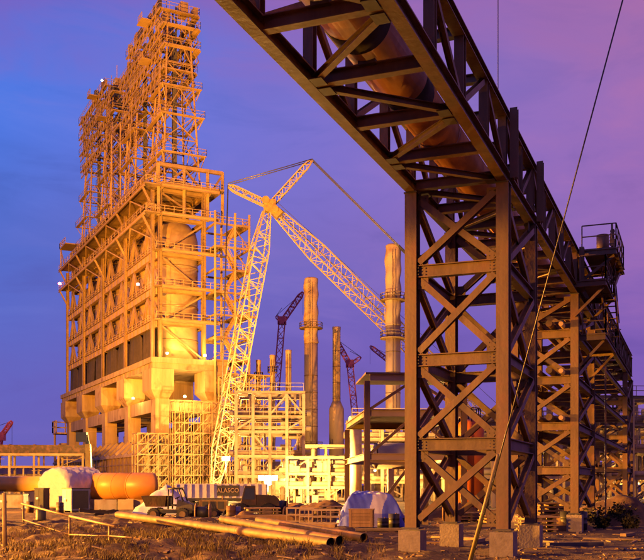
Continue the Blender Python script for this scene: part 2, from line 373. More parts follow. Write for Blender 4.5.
# taller post stubs beside the towers' heads
for t in (.0, L1, T2):
    MB().ibeam(R(t, -.32, ZB-.1), R(t, -.32, ZT+.14), .24, .22, up=RD).build('column_extension', 'steel', tw1 if t < 9 else tw2)
# pipes carried by the rack (each its own thing)
def rack_pipe(name, t0, t1, wv, zc, r, m, label, group=None, n=28, sleeves=(), shoes=()):
    o = thing(name, R((t0+t1)/2, wv, zc-r), label, 'pipe', group)
    MB().cyl(R(t0, wv, zc), R(t1, wv, zc), r, n=n).build('shell', m, o)
    for a, b, rr, mm in sleeves: MB().cyl(R(a, wv, zc), R(b, wv, zc), rr, n=n).build('collar', mm, o)
    for t in shoes:
        MB().box(R(t, wv, (ZB+.13+zc-r)/2+.02), (.3, .4, max(.05, zc-r-ZB-.13+.10)), (RD, RW, V((0, 0, 1)))).build('pipe_shoe', 'steel_dark', o)
    return o
PZ = ZB+.16+.68
nodes = [-19.6+2.8*i for i in range(1, 7)]
rack_pipe('insulated_pipe', -19.6, -5.9, W/2, PZ, .68, 'pipe_rack', 'thick rusty brown pipe inside the overhead truss, nearest length', 'pipes carried by the overhead truss', 36,
          sleeves=[(-9.6, -8.9, .69, 'pipe_bore'), (-13.2, -13.05, .70, 'pipe_rack')], shoes=[t for t in nodes if t < -6])
rack_pipe('insulated_pipe', -5.0, T2+L2, W/2, PZ-.10, .58, 'pipe_rack', 'slimmer brown pipe continuing over the nearest trestle tower', 'pipes carried by the overhead truss', 36,
          sleeves=[(-5.905, -4.95, .60, 'pipe_bore'), (-2.2, -2.1, .595, 'pipe_rack'), (6, 6.1, .595, 'pipe_rack')], shoes=[0, 2.5, 5.0, 10, 15, 20])
rack_pipe('insulated_pipe', T2+L2+.3, T3+L3, W/2, PZ-.10, .58, 'pipe_rack', 'far pipe length beyond the second trestle tower', 'pipes carried by the overhead truss', 20)
# second tower: stair platforms on its right side, ladder, pipe tiers
pl = thing('access_platform', R(T2+3, -1.2, 9), 'railed steel access platforms hung on the second trestle tower', 'platform')
for (za, tA, tB, wa, wb) in ((13.35, T2+.2, T2+5.0, -.3, -1.85), (11.75, T2-.6, T2+3.8, -.3, -1.45), (9.4, T2+.5, T2+6.5, -.3, -1.35)):
    ax = (RD, RW, V((0, 0, 1)))
    d = MB().box(R((tA+tB)/2, (wa+wb)/2, za), (tB-tA, wa-wb, .07), ax).build('deck', 'steel', pl)
    fr = MB()
    for tt in (tA, tB): fr.ibeam(R(tt, wa+.3, za-.17), R(tt, wb, za-.17), .26, .14)
    fr.ibeam(R(tA, wb, za-.17), R(tB, wb, za-.17), .26, .14); fr.build('deck_frame', 'steel', d)
    rl = MB(); rl.rail([R(tA, wa, za+.04), R(tA, wb, za+.04), R(tB, wb, za+.04), R(tB, wa, za+.04)], 1.1, .025, 1.2); rl.build('handrail', 'steel', d)
    for tt in (tA+.3, tB-.3): MB().bar(R(tt, wb+.1, za-.3), R(tt, 0, za-1.6), .12).build('knee_brace', 'steel', pl)
MB().cyl(R(T2+1.9, -1.1, 13.39), R(T2+1.9, -1.1, 14.4), .30, n=16).build('drum_post', 'steel', pl)
MB().cyl(R(T2+3.3, -1.5, 13.39), R(T2+3.3, -1.5, 14.5), .14, n=12).build('pipe_stub', 'steel', pl)
vh = MB()
for k in range(5):
    c = R(T2+.9+.12*k, -1.6, 13.7+.18*k); vh.cyl(c-RD*.02, c+RD*.02, .12, n=8); 
vh.cyl(R(T2+1.1, -1.6, 13.39), R(T2+1.1, -1.6, 14.7), .05, n=8); vh.build('valve_wheel_stem', 'steel', pl)
for k, (ta, za, tb, zb) in enumerate(((T2+5.0, 13.3, T2+1.4, 11.8), (T2+1.2, 11.7, T2+4.2, 9.45))):
    stf = MB()
    for wv in (-1.1, -1.7): stf.bar(R(ta, wv, za), R(tb, wv, zb), .08, .2); stf.bar(R(ta, wv, za+1), R(tb, wv, zb+1), .05)
    for i in range(1, 9): f = i/9; stf.box(R(ta+(tb-ta)*f, -1.4, za+(zb-za)*f), (.22, .6, .03), (RD, RW, V((0, 0, 1))))
    stf.build('stair_flight', 'steel', pl)
ld = thing('caged_ladder', R(T2+L2+.6, -.6, 0), 'caged access ladder going down behind the second trestle tower', 'ladder')
lb = MB()
for x in (-.22, .22): lb.bar(R(T2+L2+.6+x, -.7, 0), R(T2+L2+.6+x, -.7, 11.8), .05)
lb.build('stile', 'steel', ld); lb = MB()
for i in range(38): lb.bar(R(T2+L2+.38, -.7, .35+.3*i), R(T2+L2+.82, -.7, .35+.3*i), .03)
lb.build('rung', 'steel', ld, 'stuff'); lb = MB()
for i in range(8):
    z = 3+1.1*i; pts = [R(T2+L2+.6+.38*math.cos(a), -.75-.38-.38*math.sin(a), z) for a in (math.pi*k/6-math.pi*.0 for k in range(7))]
    lb.path(pts, .02, 4)
lb.build('cage_hoop', 'steel', ld, 'stuff')
# tiers of pipes crossing the second tower towards the process area
cp = 0
for z, n in ((5.0, 3), (7.2, 4), (9.4, 3)):
    for k in range(n):
        wv = .55+.55*k; r = (.11, .16, .13, .10)[k]
        o = tag(MB().cyl(R(T2-.8, wv, z+.25+r), R(T3, wv, z+.25+r), r, n=12).build('service_pipe', ('cladding', 'pipe_line', 'steel', 'cladding')[k], None),
            'slim service pipe in the rack tier %s, %s from the open side' % ({5.0: 'nearest the ground', 7.2: 'at middle height', 9.4: 'just under the truss'}[z], ('first', 'second', 'third', 'fourth')[k]), 'pipe', 'service pipes in the rack tiers')
for z in (5.0, 7.2, 9.4):
    for t in [28+3.3*i for i in range(7)]:
        o = tw2
        seg(o, 'tier_beam', R(t, 0, z), R(t, W, z), .3, .2)
    for wv in (0, W): seg(tw2, 'tier_rail', R(T2+L2+.3, wv, z), R(T3-.3, wv, z), .3, .2)

# guy wire with yellow guard, its pole just outside the frame
ga_ = V((3.70, 24.4, gz(3.7, 24.4))); top = px(622, 0, 20.9); dirw = (top-ga_); pt = ga_+dirw*1.45
gw = thing('guy_wire', ga_, 'taut guy wire with a pale yellow guard sleeve crossing the nearest trestle tower', 'guy wire')
MB().cyl(ga_-V((0, 0, .2)), pt, .017, n=6).build('wire', 'wire', gw)
MB().cyl(ga_+dirw*.0, ga_+dirw*.235, .046, n=10).build('guard_sleeve', 'guard_yellow', gw)
po = thing('utility_pole', (pt.x, pt.y, 0), 'tall timber pole that holds the guy wire', 'pole')
MB().cyl((pt.x, pt.y, -.3), (pt.x, pt.y, pt.z+.6), .19, .12, 12).build('shaft', 'old_wood', po); MB().bar((pt.x-1, pt.y, pt.z+.1), (pt.x+1, pt.y, pt.z+.1), .12).build('crossarm', 'old_wood', po)
tag(MB().cyl(R(2.535, .66, ZT+.11), R(2.535, .66, ZT+.11)+V((0, 0, 34)), .013, n=5).build('hoist_cable', 'wire'), 'thin vertical cable rising into the sky from the truss', 'cable')

# ------------------------------------------------------------------ great drum tower (background left)
TU = V((-.445, .8955, 0)).normalized(); TV = V((TU.y, -TU.x, 0)); TP = V((-32.4, 190, 0)); UP = V((0, 0, 1))
AX = (TU, TV, UP)
def T(a, s, z): return TP+TU*a+TV*s+UP*z
BAY = 20.7; LEN = BAY*4; SW = 9.2
tw = thing('drum_tower', T(LEN/2, SW/2, 0), 'colossal steel and concrete drum tower lit orange, topped by lattice derricks', 'industrial tower')
def tbox(name, a0, a1, s0, s1, z0, z1, m, parent=tw):
    return MB().box(T((a0+a1)/2, (s0+s1)/2, (z0+z1)/2), (a1-a0, s1-s0, z1-z0), AX).build(name, m, parent)
# concrete table
for i in range(5):
    a = BAY*i
    for s in (0, 11):
        p = tbox('concrete_pier', a-1.6, a+1.6, s-1.4, s+1.4, 0, 20.8, 'concrete')
        for zz in (4, 8, 12, 16): MB().box(T(a, s, zz), (3.26, 2.86, .16), AX).build('pour_joint', 'concrete', p)
        c = MB(); c.box(T(a, s-.4, 23.05), (6.4, 4.6, 4.2), AX); 
        lo = [T(a+x, s-.4+y, 20.95) for x, y in ((-3.2, -2.3), (3.2, -2.3), (3.2, 2.3), (-3.2, 2.3))]; l2 = [T(a+x, s-.1+y, 19.4) for x, y in ((-1.62, -1.42), (1.62, -1.42), (1.62, 1.42), (-1.62, 1.42))]
        c.add(l2+lo, [(0, 1, 5, 4), (1, 2, 6, 5), (2, 3, 7, 6), (3, 0, 4, 7), (3, 2, 1, 0), (4, 5, 6, 7)])
        c.build('pier_capital', 'concrete', p)
    tbox('cross_beam', a-1.1, a+1.1, 1.45, 9.55, 17.0, 19.3, 'concrete')
    if i < 4:
        for s in (0, 11): tbox('tie_beam', a+1.65, a+BAY-1.65, s-.9, s+.9, 16.9, 19.5, 'concrete')
tbox('table_slab', -3.0, LEN+3, -2.4, 13.2, 25.2, 27.2, 'concrete')
for q in range(29): tbox('formwork_seam', -2.8+3.08*q, -2.62+3.08*q, -2.46, -2.41, 25.25, 26.25, 'concrete')
tbox('slab_lip', -3.3, LEN+3.3, -2.75, 13.5, 26.3, 27.35, 'concrete')
tbox('back_wall', -.5, LEN, 14.2, 14.8, 0, 16, 'concrete')
for i in range(4):
    tbox('infill_wall', BAY*i+2.2, BAY*i+BAY-2.2, 8.6, 9.0, 3, 13.5, 'formwork')
# base building with sloping roof and formwork
tbox('base_wall', -4, LEN+4, -4.2, -3.6, 0, 8.0, 'formwork')
rb = MB()
for i in range(30):
    a = -4+i*3.03; rb.box(T(a, -4.35, 4.0), (.28, .3, 8.0), AX)
for z in (2.0, 4.2, 6.4): rb.box(T(LEN/2, -4.33, z), (LEN+8, .22, .25), AX)
rb.build('formwork_rib', 'tower_steel', tw, 'stuff')
sl = MB(); sl.add([T(-4.5, -4.7, 8.3), T(LEN+4.5, -4.7, 8.3), T(LEN+4.5, -1.5, 11.2), T(-4.5, -1.5, 11.2), T(-4.5, -4.7, 7.9), T(LEN+4.5, -4.7, 7.9), T(LEN+4.5, -1.5, 10.8), T(-4.5, -1.5, 10.8)], [(0, 1, 2, 3), (7, 6, 5, 4), (0, 4, 5, 1), (1, 5, 6, 2), (2, 6, 7, 3), (3, 7, 4, 0)])
sl.build('sloping_roof', 'concrete', tw)
for i in range(18):
    a = -3+i*5.1; MB().bar(T(a, -4.6, 8.6), T(a, -1.6, 11.5), .8, .6).build('roof_rib', 'concrete', tw)
tbox('end_wall', -4.2, -3.8, -3.5, -1.0, 0, 8.5, 'concrete')
tbox('shaft_wall', -4.6, -1.0, 6.0, 8.8, 0, 12.4, 'formwork')
tbox('near_wall', -2.6, -2.2, -1, 6, 0, 6.4, 'concrete')
# drums
for i in range(8):
    c = T(BAY/4+i*BAY/2+.4, 5.0, 0)
    d = MB().lathe([(4.9, 27.4), (4.62, 31.5), (4.6, 33.0), (4.6, 52.5), (4.2, 54.2), (2.9, 55.9), (1.2, 56.6), (1.0, 58.5)], c, 28).build('coke_drum', 'drum_skin', tw)
    sk = MB()
    for z in (31.6, 35.5, 38.5, 42.6, 46.6, 50.6): sk.cyl(c+UP*z, c+UP*(z+.35), 4.72, n=28)
    sk.build('stiffener_ring', 'drum_skin', d)
# steel frame round the drums
LV = [27.35, 34.6, 41.2, 48.4, 55.6, 61.2]
for i in range(5):
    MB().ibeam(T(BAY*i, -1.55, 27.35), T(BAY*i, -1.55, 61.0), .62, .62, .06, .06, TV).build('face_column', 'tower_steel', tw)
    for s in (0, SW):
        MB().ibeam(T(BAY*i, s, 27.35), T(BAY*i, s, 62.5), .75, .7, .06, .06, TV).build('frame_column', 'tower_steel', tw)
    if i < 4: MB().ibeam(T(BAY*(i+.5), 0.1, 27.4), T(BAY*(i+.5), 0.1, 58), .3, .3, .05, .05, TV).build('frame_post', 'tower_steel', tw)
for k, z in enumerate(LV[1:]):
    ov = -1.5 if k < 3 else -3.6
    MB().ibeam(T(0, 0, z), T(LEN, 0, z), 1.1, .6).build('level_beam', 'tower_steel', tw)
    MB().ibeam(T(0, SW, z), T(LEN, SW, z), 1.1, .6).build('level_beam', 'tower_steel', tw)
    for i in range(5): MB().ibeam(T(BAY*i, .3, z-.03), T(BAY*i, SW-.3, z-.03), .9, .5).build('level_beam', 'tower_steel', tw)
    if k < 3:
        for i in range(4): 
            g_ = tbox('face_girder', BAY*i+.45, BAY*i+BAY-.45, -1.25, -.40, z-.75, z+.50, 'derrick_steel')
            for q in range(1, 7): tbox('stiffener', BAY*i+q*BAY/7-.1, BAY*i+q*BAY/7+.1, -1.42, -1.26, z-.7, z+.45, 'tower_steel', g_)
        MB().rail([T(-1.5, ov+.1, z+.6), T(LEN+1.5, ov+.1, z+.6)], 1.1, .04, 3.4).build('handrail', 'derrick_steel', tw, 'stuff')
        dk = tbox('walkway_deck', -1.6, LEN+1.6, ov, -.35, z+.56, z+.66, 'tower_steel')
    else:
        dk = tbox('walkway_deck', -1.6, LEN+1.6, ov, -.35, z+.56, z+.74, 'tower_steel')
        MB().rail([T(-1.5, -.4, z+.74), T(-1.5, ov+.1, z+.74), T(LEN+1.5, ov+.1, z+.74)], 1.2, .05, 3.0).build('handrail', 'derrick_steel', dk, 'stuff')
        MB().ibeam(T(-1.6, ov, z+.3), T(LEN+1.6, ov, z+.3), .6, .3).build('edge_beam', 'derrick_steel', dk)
    dk2 = tbox('end_platform', -2.7, -.4, -.3, SW+2.5, z+.50, z+.66, 'tower_steel')
    MB().rail([T(-2.6, ov, z+.66), T(-2.6, SW+2.4, z+.66), T(-.4, SW+2.4, z+.66)], 1.2, .05, 2.0).build('handrail', 'derrick_steel', dk2, 'stuff')
    MB().ibeam(T(-2.6, -.3, z+.25), T(-2.6, SW+2.5, z+.25), .5, .3).build('edge_beam', 'derrick_steel', dk2)
    br = MB()
    for i in range(5):
        a = BAY*i
        if k >= 3:
            br.bar(T(a, -1.0, z-4.6), T(a, ov, z+.2), .36)
            if i < 4: br.bar(T(a, -1.0, z-4.6), T(a+BAY*.5, ov+.3, z+.1), .26); br.bar(T(a+BAY, -1.0, z-4.6), T(a+BAY*.5, ov+.3, z+.1), .26)
        if i < 4 and k > 0:
            for h in (0, 1):
                m_ = a+BAY*(.25+.5*h); zt, zl = z-.75, LV[k]+.55
                for q in (-.22, -.10, .10, .22): br.bar(T(m_, -1.0, zt), T(m_+BAY*q, -1.0, zl), .34)
    if br.v: br.build('bracing', 'tower_steel', tw, 'stuff')
    e = MB(); e.bar(T(0, .4, LV[k]+.6), T(0, SW-.4, z-.6), .34) if k % 2 else e.bar(T(0, SW-.4, LV[k]+.6), T(0, .4, z-.6), .34)
    e.build('end_brace', 'tower_steel', tw)
# dark netting round the drum feet
for i in range(8):
    n = MB(); K = 14; a0 = BAY/2*i+.5; a1 = a0+BAY/2-1.0
    top = [5.4+1.6*math.sin(math.pi*k/K)+.6*random.random() for k in range(K+1)]
    vs_ = []
    for k in range(K+1):
        a = a0+(a1-a0)*k/K; b = .35*math.sin(k*1.9+i)
        vs_ += [T(a, -.75+b, 27.4), T(a, -.75+b*.6, 27.4+top[k]), T(a, -.65+b, 27.4), T(a, -.65+b*.6, 27.4+top[k])]
    fs = []
    for k in range(K): o = 4*k; fs += [(o, o+4, o+5, o+1), (o+2, o+3, o+7, o+6), (o+1, o+5, o+7, o+3)]
    n.add(vs_, fs, True).build('debris_netting', 'netting', tw)
# switch deck: heavy box frame and drilling gear above the drums
tbox('cutting_deck', -2.5, LEN+1.5, -.3, SW+3.5, 61.95, 62.3, 'tower_steel')
hb = MB()
for a in (-.2,): 
    for s in (-.3, 5, 10, 13.2): hb.bar(T(a, s, 56), T(a, s, 66.5), .6)
    hb.bar(T(a, -.3, 66.3), T(a, 13.2, 66.3), .7); hb.bar(T(a, -.3, 61), T(a, 5, 66), .4); hb.bar(T(a, 10, 61), T(a, 13.2, 66), .4); hb.bar(T(a, 5, 66), T(a, 10, 61), .4)
hb.build('portal_frame', 'tower_steel', tw)
for i in range(4):
    hb = MB(); a = BAY*i
    hb.bar(T(a, -.5, 62), T(a, -.5, 66.4), .5); hb.bar(T(a+BAY, -.5, 62), T(a+BAY, -.5, 66.4), .5); hb.bar(T(a, -.5, 66.3), T(a+BAY, -.5, 66.3), .6)
    hb.bar(T(a, -.5, 62.3), T(a+BAY/2, -.5, 66), .3); hb.bar(T(a+BAY, -.5, 62.3), T(a+BAY/2, -.5, 66), .3); hb.build('deck_truss', 'tower_steel', tw)
for i in range(9):
    a = 3+9.2*i; tbox('deck_housing', a, a+2.2+random.random(), 2.5+random.random()*3, 6.5, 62.3, 64.6+random.random()*1.2, random.choice(['orange_tank', 'container_grey', 'derrick_steel', 'white_paint']))
# derricks: one per drum pair, sharing their crown walkways two by two
def derrick(a, s, h0, h1):
    d = MB(); n = 7; b0, b1 = 5.2, 2.6
    Rg = []
    for k in range(n+1):
        f = k/n; z = h0+(h1-h0)*f; hw = b0+(b1-b0)*f; hs = 3.9+(2.2-3.9)*f
        Rg.append([T(a+x*hw, s+y*hs, z) for x, y in ((-1, -1), (1, -1), (1, 1), (-1, 1))])
    for k in range(n):
        for j in range(4):
            d.bar(Rg[k][j], Rg[k+1][j], .34); m = (j+1) % 4
            d.bar(Rg[k][j], Rg[k][m], .18)
            mid = (Rg[k+1][j]+Rg[k+1][m])/2
            if k % 2: d.bar(Rg[k][j], mid, .17); d.bar(Rg[k][m], mid, .17)
            else: d.bar(Rg[k][j], Rg[k+1][m], .17); d.bar(Rg[k][m], Rg[k+1][j], .16)
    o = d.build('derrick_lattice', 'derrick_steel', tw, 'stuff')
    g = MB()
    for x in (-1.1, 1.1): g.bar(T(a+x, s, h0), T(a+x, s, h1+2), .35)
    g.bar(T(a, s, h0+4), T(a, s, h1-3), .5); g.build('drill_stem_guide', 'steel_dark', o)
    r = MB()                                                           # ladder run with rest landings
    for k in range(n):
        z = h0+(h1-h0)*k/n; f = k/n; ss = s-(3.9-1.7*f)-.9
        for x in (-.3, .3): r.bar(T(a-2.5+x, ss, z), T(a-2.5+x, ss, z+(h1-h0)/n), .09)
        for q in range(5): r.bar(T(a-2.8, ss, z+q*.75), T(a-2.2, ss, z+q*.75), .07)
    r.build('ladder', 'derrick_steel', o)
    return o
DA = [7, 29, 52, 74]
for i, a in enumerate(DA):
    o = derrick(a, 5.2, 62.3, (99.6, 99.6, 101.8, 101.5)[i])
    for z, e in (((69.5, .9), (77.5, 1.1), (83.6, 1.0)), ((68.2, .9), (75.0, 1.2), (81.8, .9)), ((70.5, 1.0), (78.4, 1.0)), ((67.6, .9), (73.2, 1.3), (80.2, .9)))[i]:
        f = (z-62.3)/38.7; hw = 5.6-2.7*f+e+.6*random.random(); hs = 3.9-1.7*f+e+.3
        p = MB()
        for y in (-1, 1): p.box(T(a, 5.2+y*(hs-.4), z), (2*hw, .8, .16), AX)
        for x in (-1, 1): p.box(T(a+x*(hw-.4), 5.2, z), (.8, 2*hs-1.6, .16), AX)
        p.build('derrick_platform', 'derrick_steel', tw)
        MB().rail([T(a-hw, 5.2-hs, z+.1), T(a-hw, 5.2+hs, z+.1), T(a+hw, 5.2+hs, z+.1), T(a+hw, 5.2-hs, z+.1), T(a-hw, 5.2-hs, z+.1)], 1.3, .038, 2.4).build('handrail', 'derrick_steel', tw, 'stuff')
        ks = MB()
        for x in (-1, 1):
            for y in (-1, 1): ks.bar(T(a+x*hw*.95, 5.2+y*hs*.95, z-.1), T(a+x*(hw-e), 5.2+y*(hs-e), z-2.2), .15)
        ks.build('platform_strut', 'derrick_steel', tw, 'stuff')
for (a0, a1, top, hi) in ((1.5, 37.5, 103.2, 1), (42, 80.5, 100.5, 0)):
    for k, z in enumerate((87.6, 91.9, 95.8, 99.2) if hi else (88.8, 93.2, 97.4, 101.0)):
        x0, x1 = (a0+(2, .5, 0, 1.2)[k], a1-(0, 2.5, 1.0, 9)[k]) if hi else (a0+(0, 2, 1, 7)[k], a1-(0, 0, .8, 2.2)[k]); sA, sB = 5.2-3.7-.3*k, 5.2+3.8+.25*(k % 2)
        p = MB()
        for y in (sA+.6, sB-.6): p.box(T((x0+x1)/2, y, z), (x1-x0, .9, .18), AX)
        for q in range(5): p.box(T(x0+.6+(x1-x0-1.2)*q/4, (sA+sB)/2, z), (1.2, sB-sA-2.4, .22), AX)
        p = p.build('crown_walkway', 'derrick_steel', tw)
        MB().rail([T(x0, sB, z+.15), T(x0, sA, z+.15), T(x1, sA, z+.15), T(x1, sB, z+.15), T(x0, sB, z+.15)], 1.4, .04, 2.3).build('handrail', 'derrick_steel', p, 'stuff')
        tr = MB(); nn = int((x1-x0)/3)
        for sx in (sA+.1, sB-.1):
            tr.bar(T(x0, sx, z-.3), T(x1, sx, z-.3), .3); tr.bar(T(x0+1, sx, z-2.1), T(x1-1, sx, z-2.1), .22)
            for q in range(nn):
                u0 = x0+1+(x1-x0-2)*q/nn; u1 = x0+1+(x1-x0-2)*(q+1)/nn; tr.bar(T(u0, sx, z-2.1), T((u0+u1)/2, sx, z-.3), .14); tr.bar(T((u0+u1)/2, sx, z-.3), T(u1, sx, z-2.1), .14)
        tr.build('walkway_truss', 'derrick_steel', p, 'stuff')
        for q in range(13):
            aa = random.uniform(x0+1, x1-1); hgt = random.uniform(.8, 2.6); sq = random.choice((sA+.7, sB-.8, sA+.7))
            MB().box(T(aa, sq, z+.12+hgt/2), (random.uniform(.6, 2.2), random.uniform(.6, 1.2), hgt), AX).build('winch_box', random.choice(['derrick_steel', 'tower_steel', 'crane_white', 'steel_dark']), p)
        for q in range(1 if k % 2 else 0):
            aa = x0+3+(x1-x0-6)*(q+random.uniform(.2, .8))/3; MB().box(T(aa, sA-1.02, z-.13-.03*q), (random.uniform(2.5, 4.5), 2.0, .2), AX).rail([T(aa-1.5, sA-1.8, z), T(aa+1.5, sA-1.8, z)], 1.3, .055, 1.5).build('side_balcony', 'derrick_steel', p)
    for q in range(7):
        aa = a0+3+(a1-a0-6)*q/6; sq = 4+random.random()*2.5
        b_ = MB().box(T(aa, sq, (100.4 if hi else 102.2)), (1.6+random.random(), 1.6, 2.0+random.random()), AX).build('crown_block', 'derrick_steel', tw)
        MB().bar(T(aa+1, 3, 97.5 if hi else 101), T(aa+1, 3, (102 if hi else 103.5)+1.5*random.random()), .12).build('mast_rod', 'derrick_steel', tw)
for a in (41,):                                              # stairs and bracing between derricks
    st = MB()
    for k in range(5):
        z = 62.5+k*5; st.bar(T(a-4, 1.5, z), T(a+4, 1.5, z+5), .35); st.bar(T(a-4, 9, z+5), T(a+4, 9, z), .25); st.bar(T(a-4, 1.5, z+1.1), T(a+4, 1.5, z+6.1), .12)
        st.bar(T(a+4.2, 1.5, z), T(a+4.2, 1.5, z+5), .3); st.bar(T(a-4.2, 1.5, z), T(a-4.2, 1.5, z+5), .3); st.bar(T(a-4.2, 1.5, z+5), T(a+4.2, 1.5, z+5), .3)
    st.build('stair_bracing', 'derrick_steel', tw, 'stuff')
ov = tbox('outrigger_platform', LEN-2, LEN+6, -2.5, 3, 68.6, 68.9, 'derrick_steel')
MB().rail([T(LEN-2, -2.5, 68.9), T(LEN+6, -2.5, 68.9), T(LEN+6, 3, 68.9)], 1.4, .07, 1.8).bar(T(LEN+5.5, -2.2, 62), T(LEN+5.5, -2.2, 68.6), .3).bar(T(LEN+5.5, 2.5, 62), T(LEN+5.5, 2.5, 68.6), .3).bar(T(LEN, -2.2, 62.5), T(LEN+5.5, -2.2, 68.5), .25).build('handrail', 'derrick_steel', ov)
lo_ = tbox('service_landing', LEN+2.5, LEN+8, -4, 3, 16.5, 16.9, 'concrete')
MB().rail([T(LEN+3, -4, 16.9), T(LEN+8, -4, 16.9), T(LEN+8, 3, 16.9)], 3.2, .16, 3).bar(T(LEN+7.5, -3.5, 0), T(LEN+7.5, -3.5, 16.5), .5).box(T(LEN+5, -1, 7), (3, 3, 14), AX).build('landing_frame', 'concrete', lo_)

# stair tower against the end of the drum tower
sc_ = thing('stair_tower', T(3, 13.5, 0), 'open steel stair tower standing against the end of the drum tower', 'stair tower')
SA, SB_, S0, S1 = -3.5, 4.5, SW+1.2, SW+8.6
for a in (SA, SB_):
    for s in (S0, (S0+S1)/2+.6, S1): MB().bar(T(a, s, 0), T(a, s, 57.5), .45).build('column', 'tower_steel', sc_)
for k in range(11):
    z = 9+4.6*k
    f = MB()
    for a in (SA, SB_): f.bar(T(a, S0, z), T(a, S1+(1.6 if k % 3 == 0 else 0), z), .36)
    for s in (S0, S1): f.bar(T(SA, s, z), T(SB_, s, z), .36)
    f.build('landing_frame', 'tower_steel', sc_)
    s0, s1 = (S0, S0+2.6) if k % 2 else (S1-2.6, S1+(1.2 if k % 3 == 0 else 0))
    MB().box(T((SA+SB_)/2, (s0+s1)/2, z+.25), (SB_-SA, s1-s0, .16), AX).build('landing', 'derrick_steel', sc_)
    MB().rail([T(SA, S0, z+.3), T(SA, S1, z+.3), T(SB_, S1, z+.3)], 1.2, .06, 1.6).build('handrail', 'derrick_steel', sc_, 'stuff')
    if k < 10:
        q = MB(); x0, x1 = (S0+2.4, S1-2.4) if k % 2 else (S1-2.4, S0+2.4)
        q.bar(T(SA+.6, x0, z+.3), T(SA+.6, x1, z+4.8), .16, .5); q.bar(T(SA+2, x0, z+.3), T(SA+2, x1, z+4.8), .16, .5); q.bar(T(SA+.6, x0, z+1.4), T(SA+.6, x1, z+5.9), .1)
        for i in range(12): q.box(T(SA+1.3, x0+(x1-x0)*i/12, z+.3+4.5*i/12), (1.4, .3, .06), AX)
        q.build('stair_flight', 'derrick_steel', sc_)
        MB().bar(T(SB_, S0, z), T(SB_, S1, z+4.6), .2).build('brace', 'tower_steel', sc_); MB().bar(T(SA, S1, z), T(SA, (S0+S1)/2, z+4.6), .18).build('brace', 'tower_steel', sc_)
# scaffold at the foot
def scaffold(o3, da, ds, nz_, na, ns, label, ax=(TU, TV), group=None, pitch=2.0, r=.09):
    t = thing('tube_scaffold', o3+ax[0]*(da/2)+ax[1]*(ds/2), label, 'scaffold', group)
    m = MB(); b = MB()
    P = lambda i, j, k: o3+ax[0]*(da*i/na)+ax[1]*(ds*j/ns)+UP*(k*pitch)
    for i in range(na+1):
        for j in range(ns+1): m.bar(P(i, j, 0), P(i, j, nz_), 2*r)
    for k in range(1, nz_+1):
        for i in range(na+1): b.bar(P(i, 0, k), P(i, ns, k), 1.7*r)
        for j in range(ns+1): b.bar(P(0, j, k), P(na, j, k), 1.7*r)
    m.build('standard', 'derrick_steel', t, 'stuff'); b.build('ledger', 'derrick_steel', t, 'stuff'); d = MB()
    for k in range(nz_):
        for j in range(ns): i = random.randint(0, na-1); d.bar(P(i, j, k), P(i, j+1, k+1), 1.4*r)
        for i in range(na): d.bar(P(i, 0, k), P(i+1, 0, k+1), 1.4*r) if (i+k) % 3 == 0 else None
    d.build('brace_tube', 'derrick_steel', t, 'stuff')
    pl_ = MB()
    for k in range(2, nz_+1, 2):
        for j in range(ns):
            if random.random() < .75: a = P(0, j+.5, k)+UP*.12; pl_.box(a+ax[0]*(da/2), (da, ds/ns*.9, .08), (*ax, UP))
    if pl_.v: pl_.build('plank_deck', 'wood', t, 'stuff')
scaffold(T(-9, -7, 0), 4, 16, 6, 2, 8, 'pipe scaffold round the foot of the concrete piers')
scaffold(T(-10, 11, 0), 6, 9, 12, 2, 5, 'tall tube scaffold below the stair tower beside the folded jib')
scaffold(T(-13, -1, 0), 3, 11, 9, 2, 6, 'scaffold bay in front of the end pier of the drum tower', r=.07)
# lamps fixed to the tower
def bulk(c, m, power, color, label, r=.28):
    t = tag(MB().lathe([(r*.4, -r*.2), (r, 0), (r, r*.9), (r*.5, r*1.3)], c, 10).build('work_light', m), label, 'lamp', 'work lights on the drum tower')
    if power: lamp('lamp_light', V(c)+UP*.9-TU*1.2, power, color, None, .5)
bulk(T(-2.2, .8, 28.2), 'lamp_sodium', 3500, WARM, 'bright work light at the near corner of the concrete table')
bulk(T(-2.4, 8.6, 28.2), 'lamp_sodium', 5000, WARM, 'bright work light on the concrete table below the stair tower')
bulk(T(-2.0, 4.5, 19.8), 'lamp_sodium', 3500, WARM, 'work light under the concrete table between the end piers')
bulk(T(12, -2.2, 20.3), 'lamp_sodium', 2500, WARM, 'work light hanging under the second pier capital')
bulk(T(4, -3.4, 42.6), 'lamp_red', 900, (1, .25, .12), 'red lamp at mid height of the drum cage', .35)
bulk(T(LEN-3, -4.2, 57), 'lamp_red', 0, None, 'red beacon on the far upper walkway of the tower', .45)
bulk(T(53, 1, 103.4), 'lamp_white', 0, None, 'tiny white lamp at the crown of the far derricks', .22)

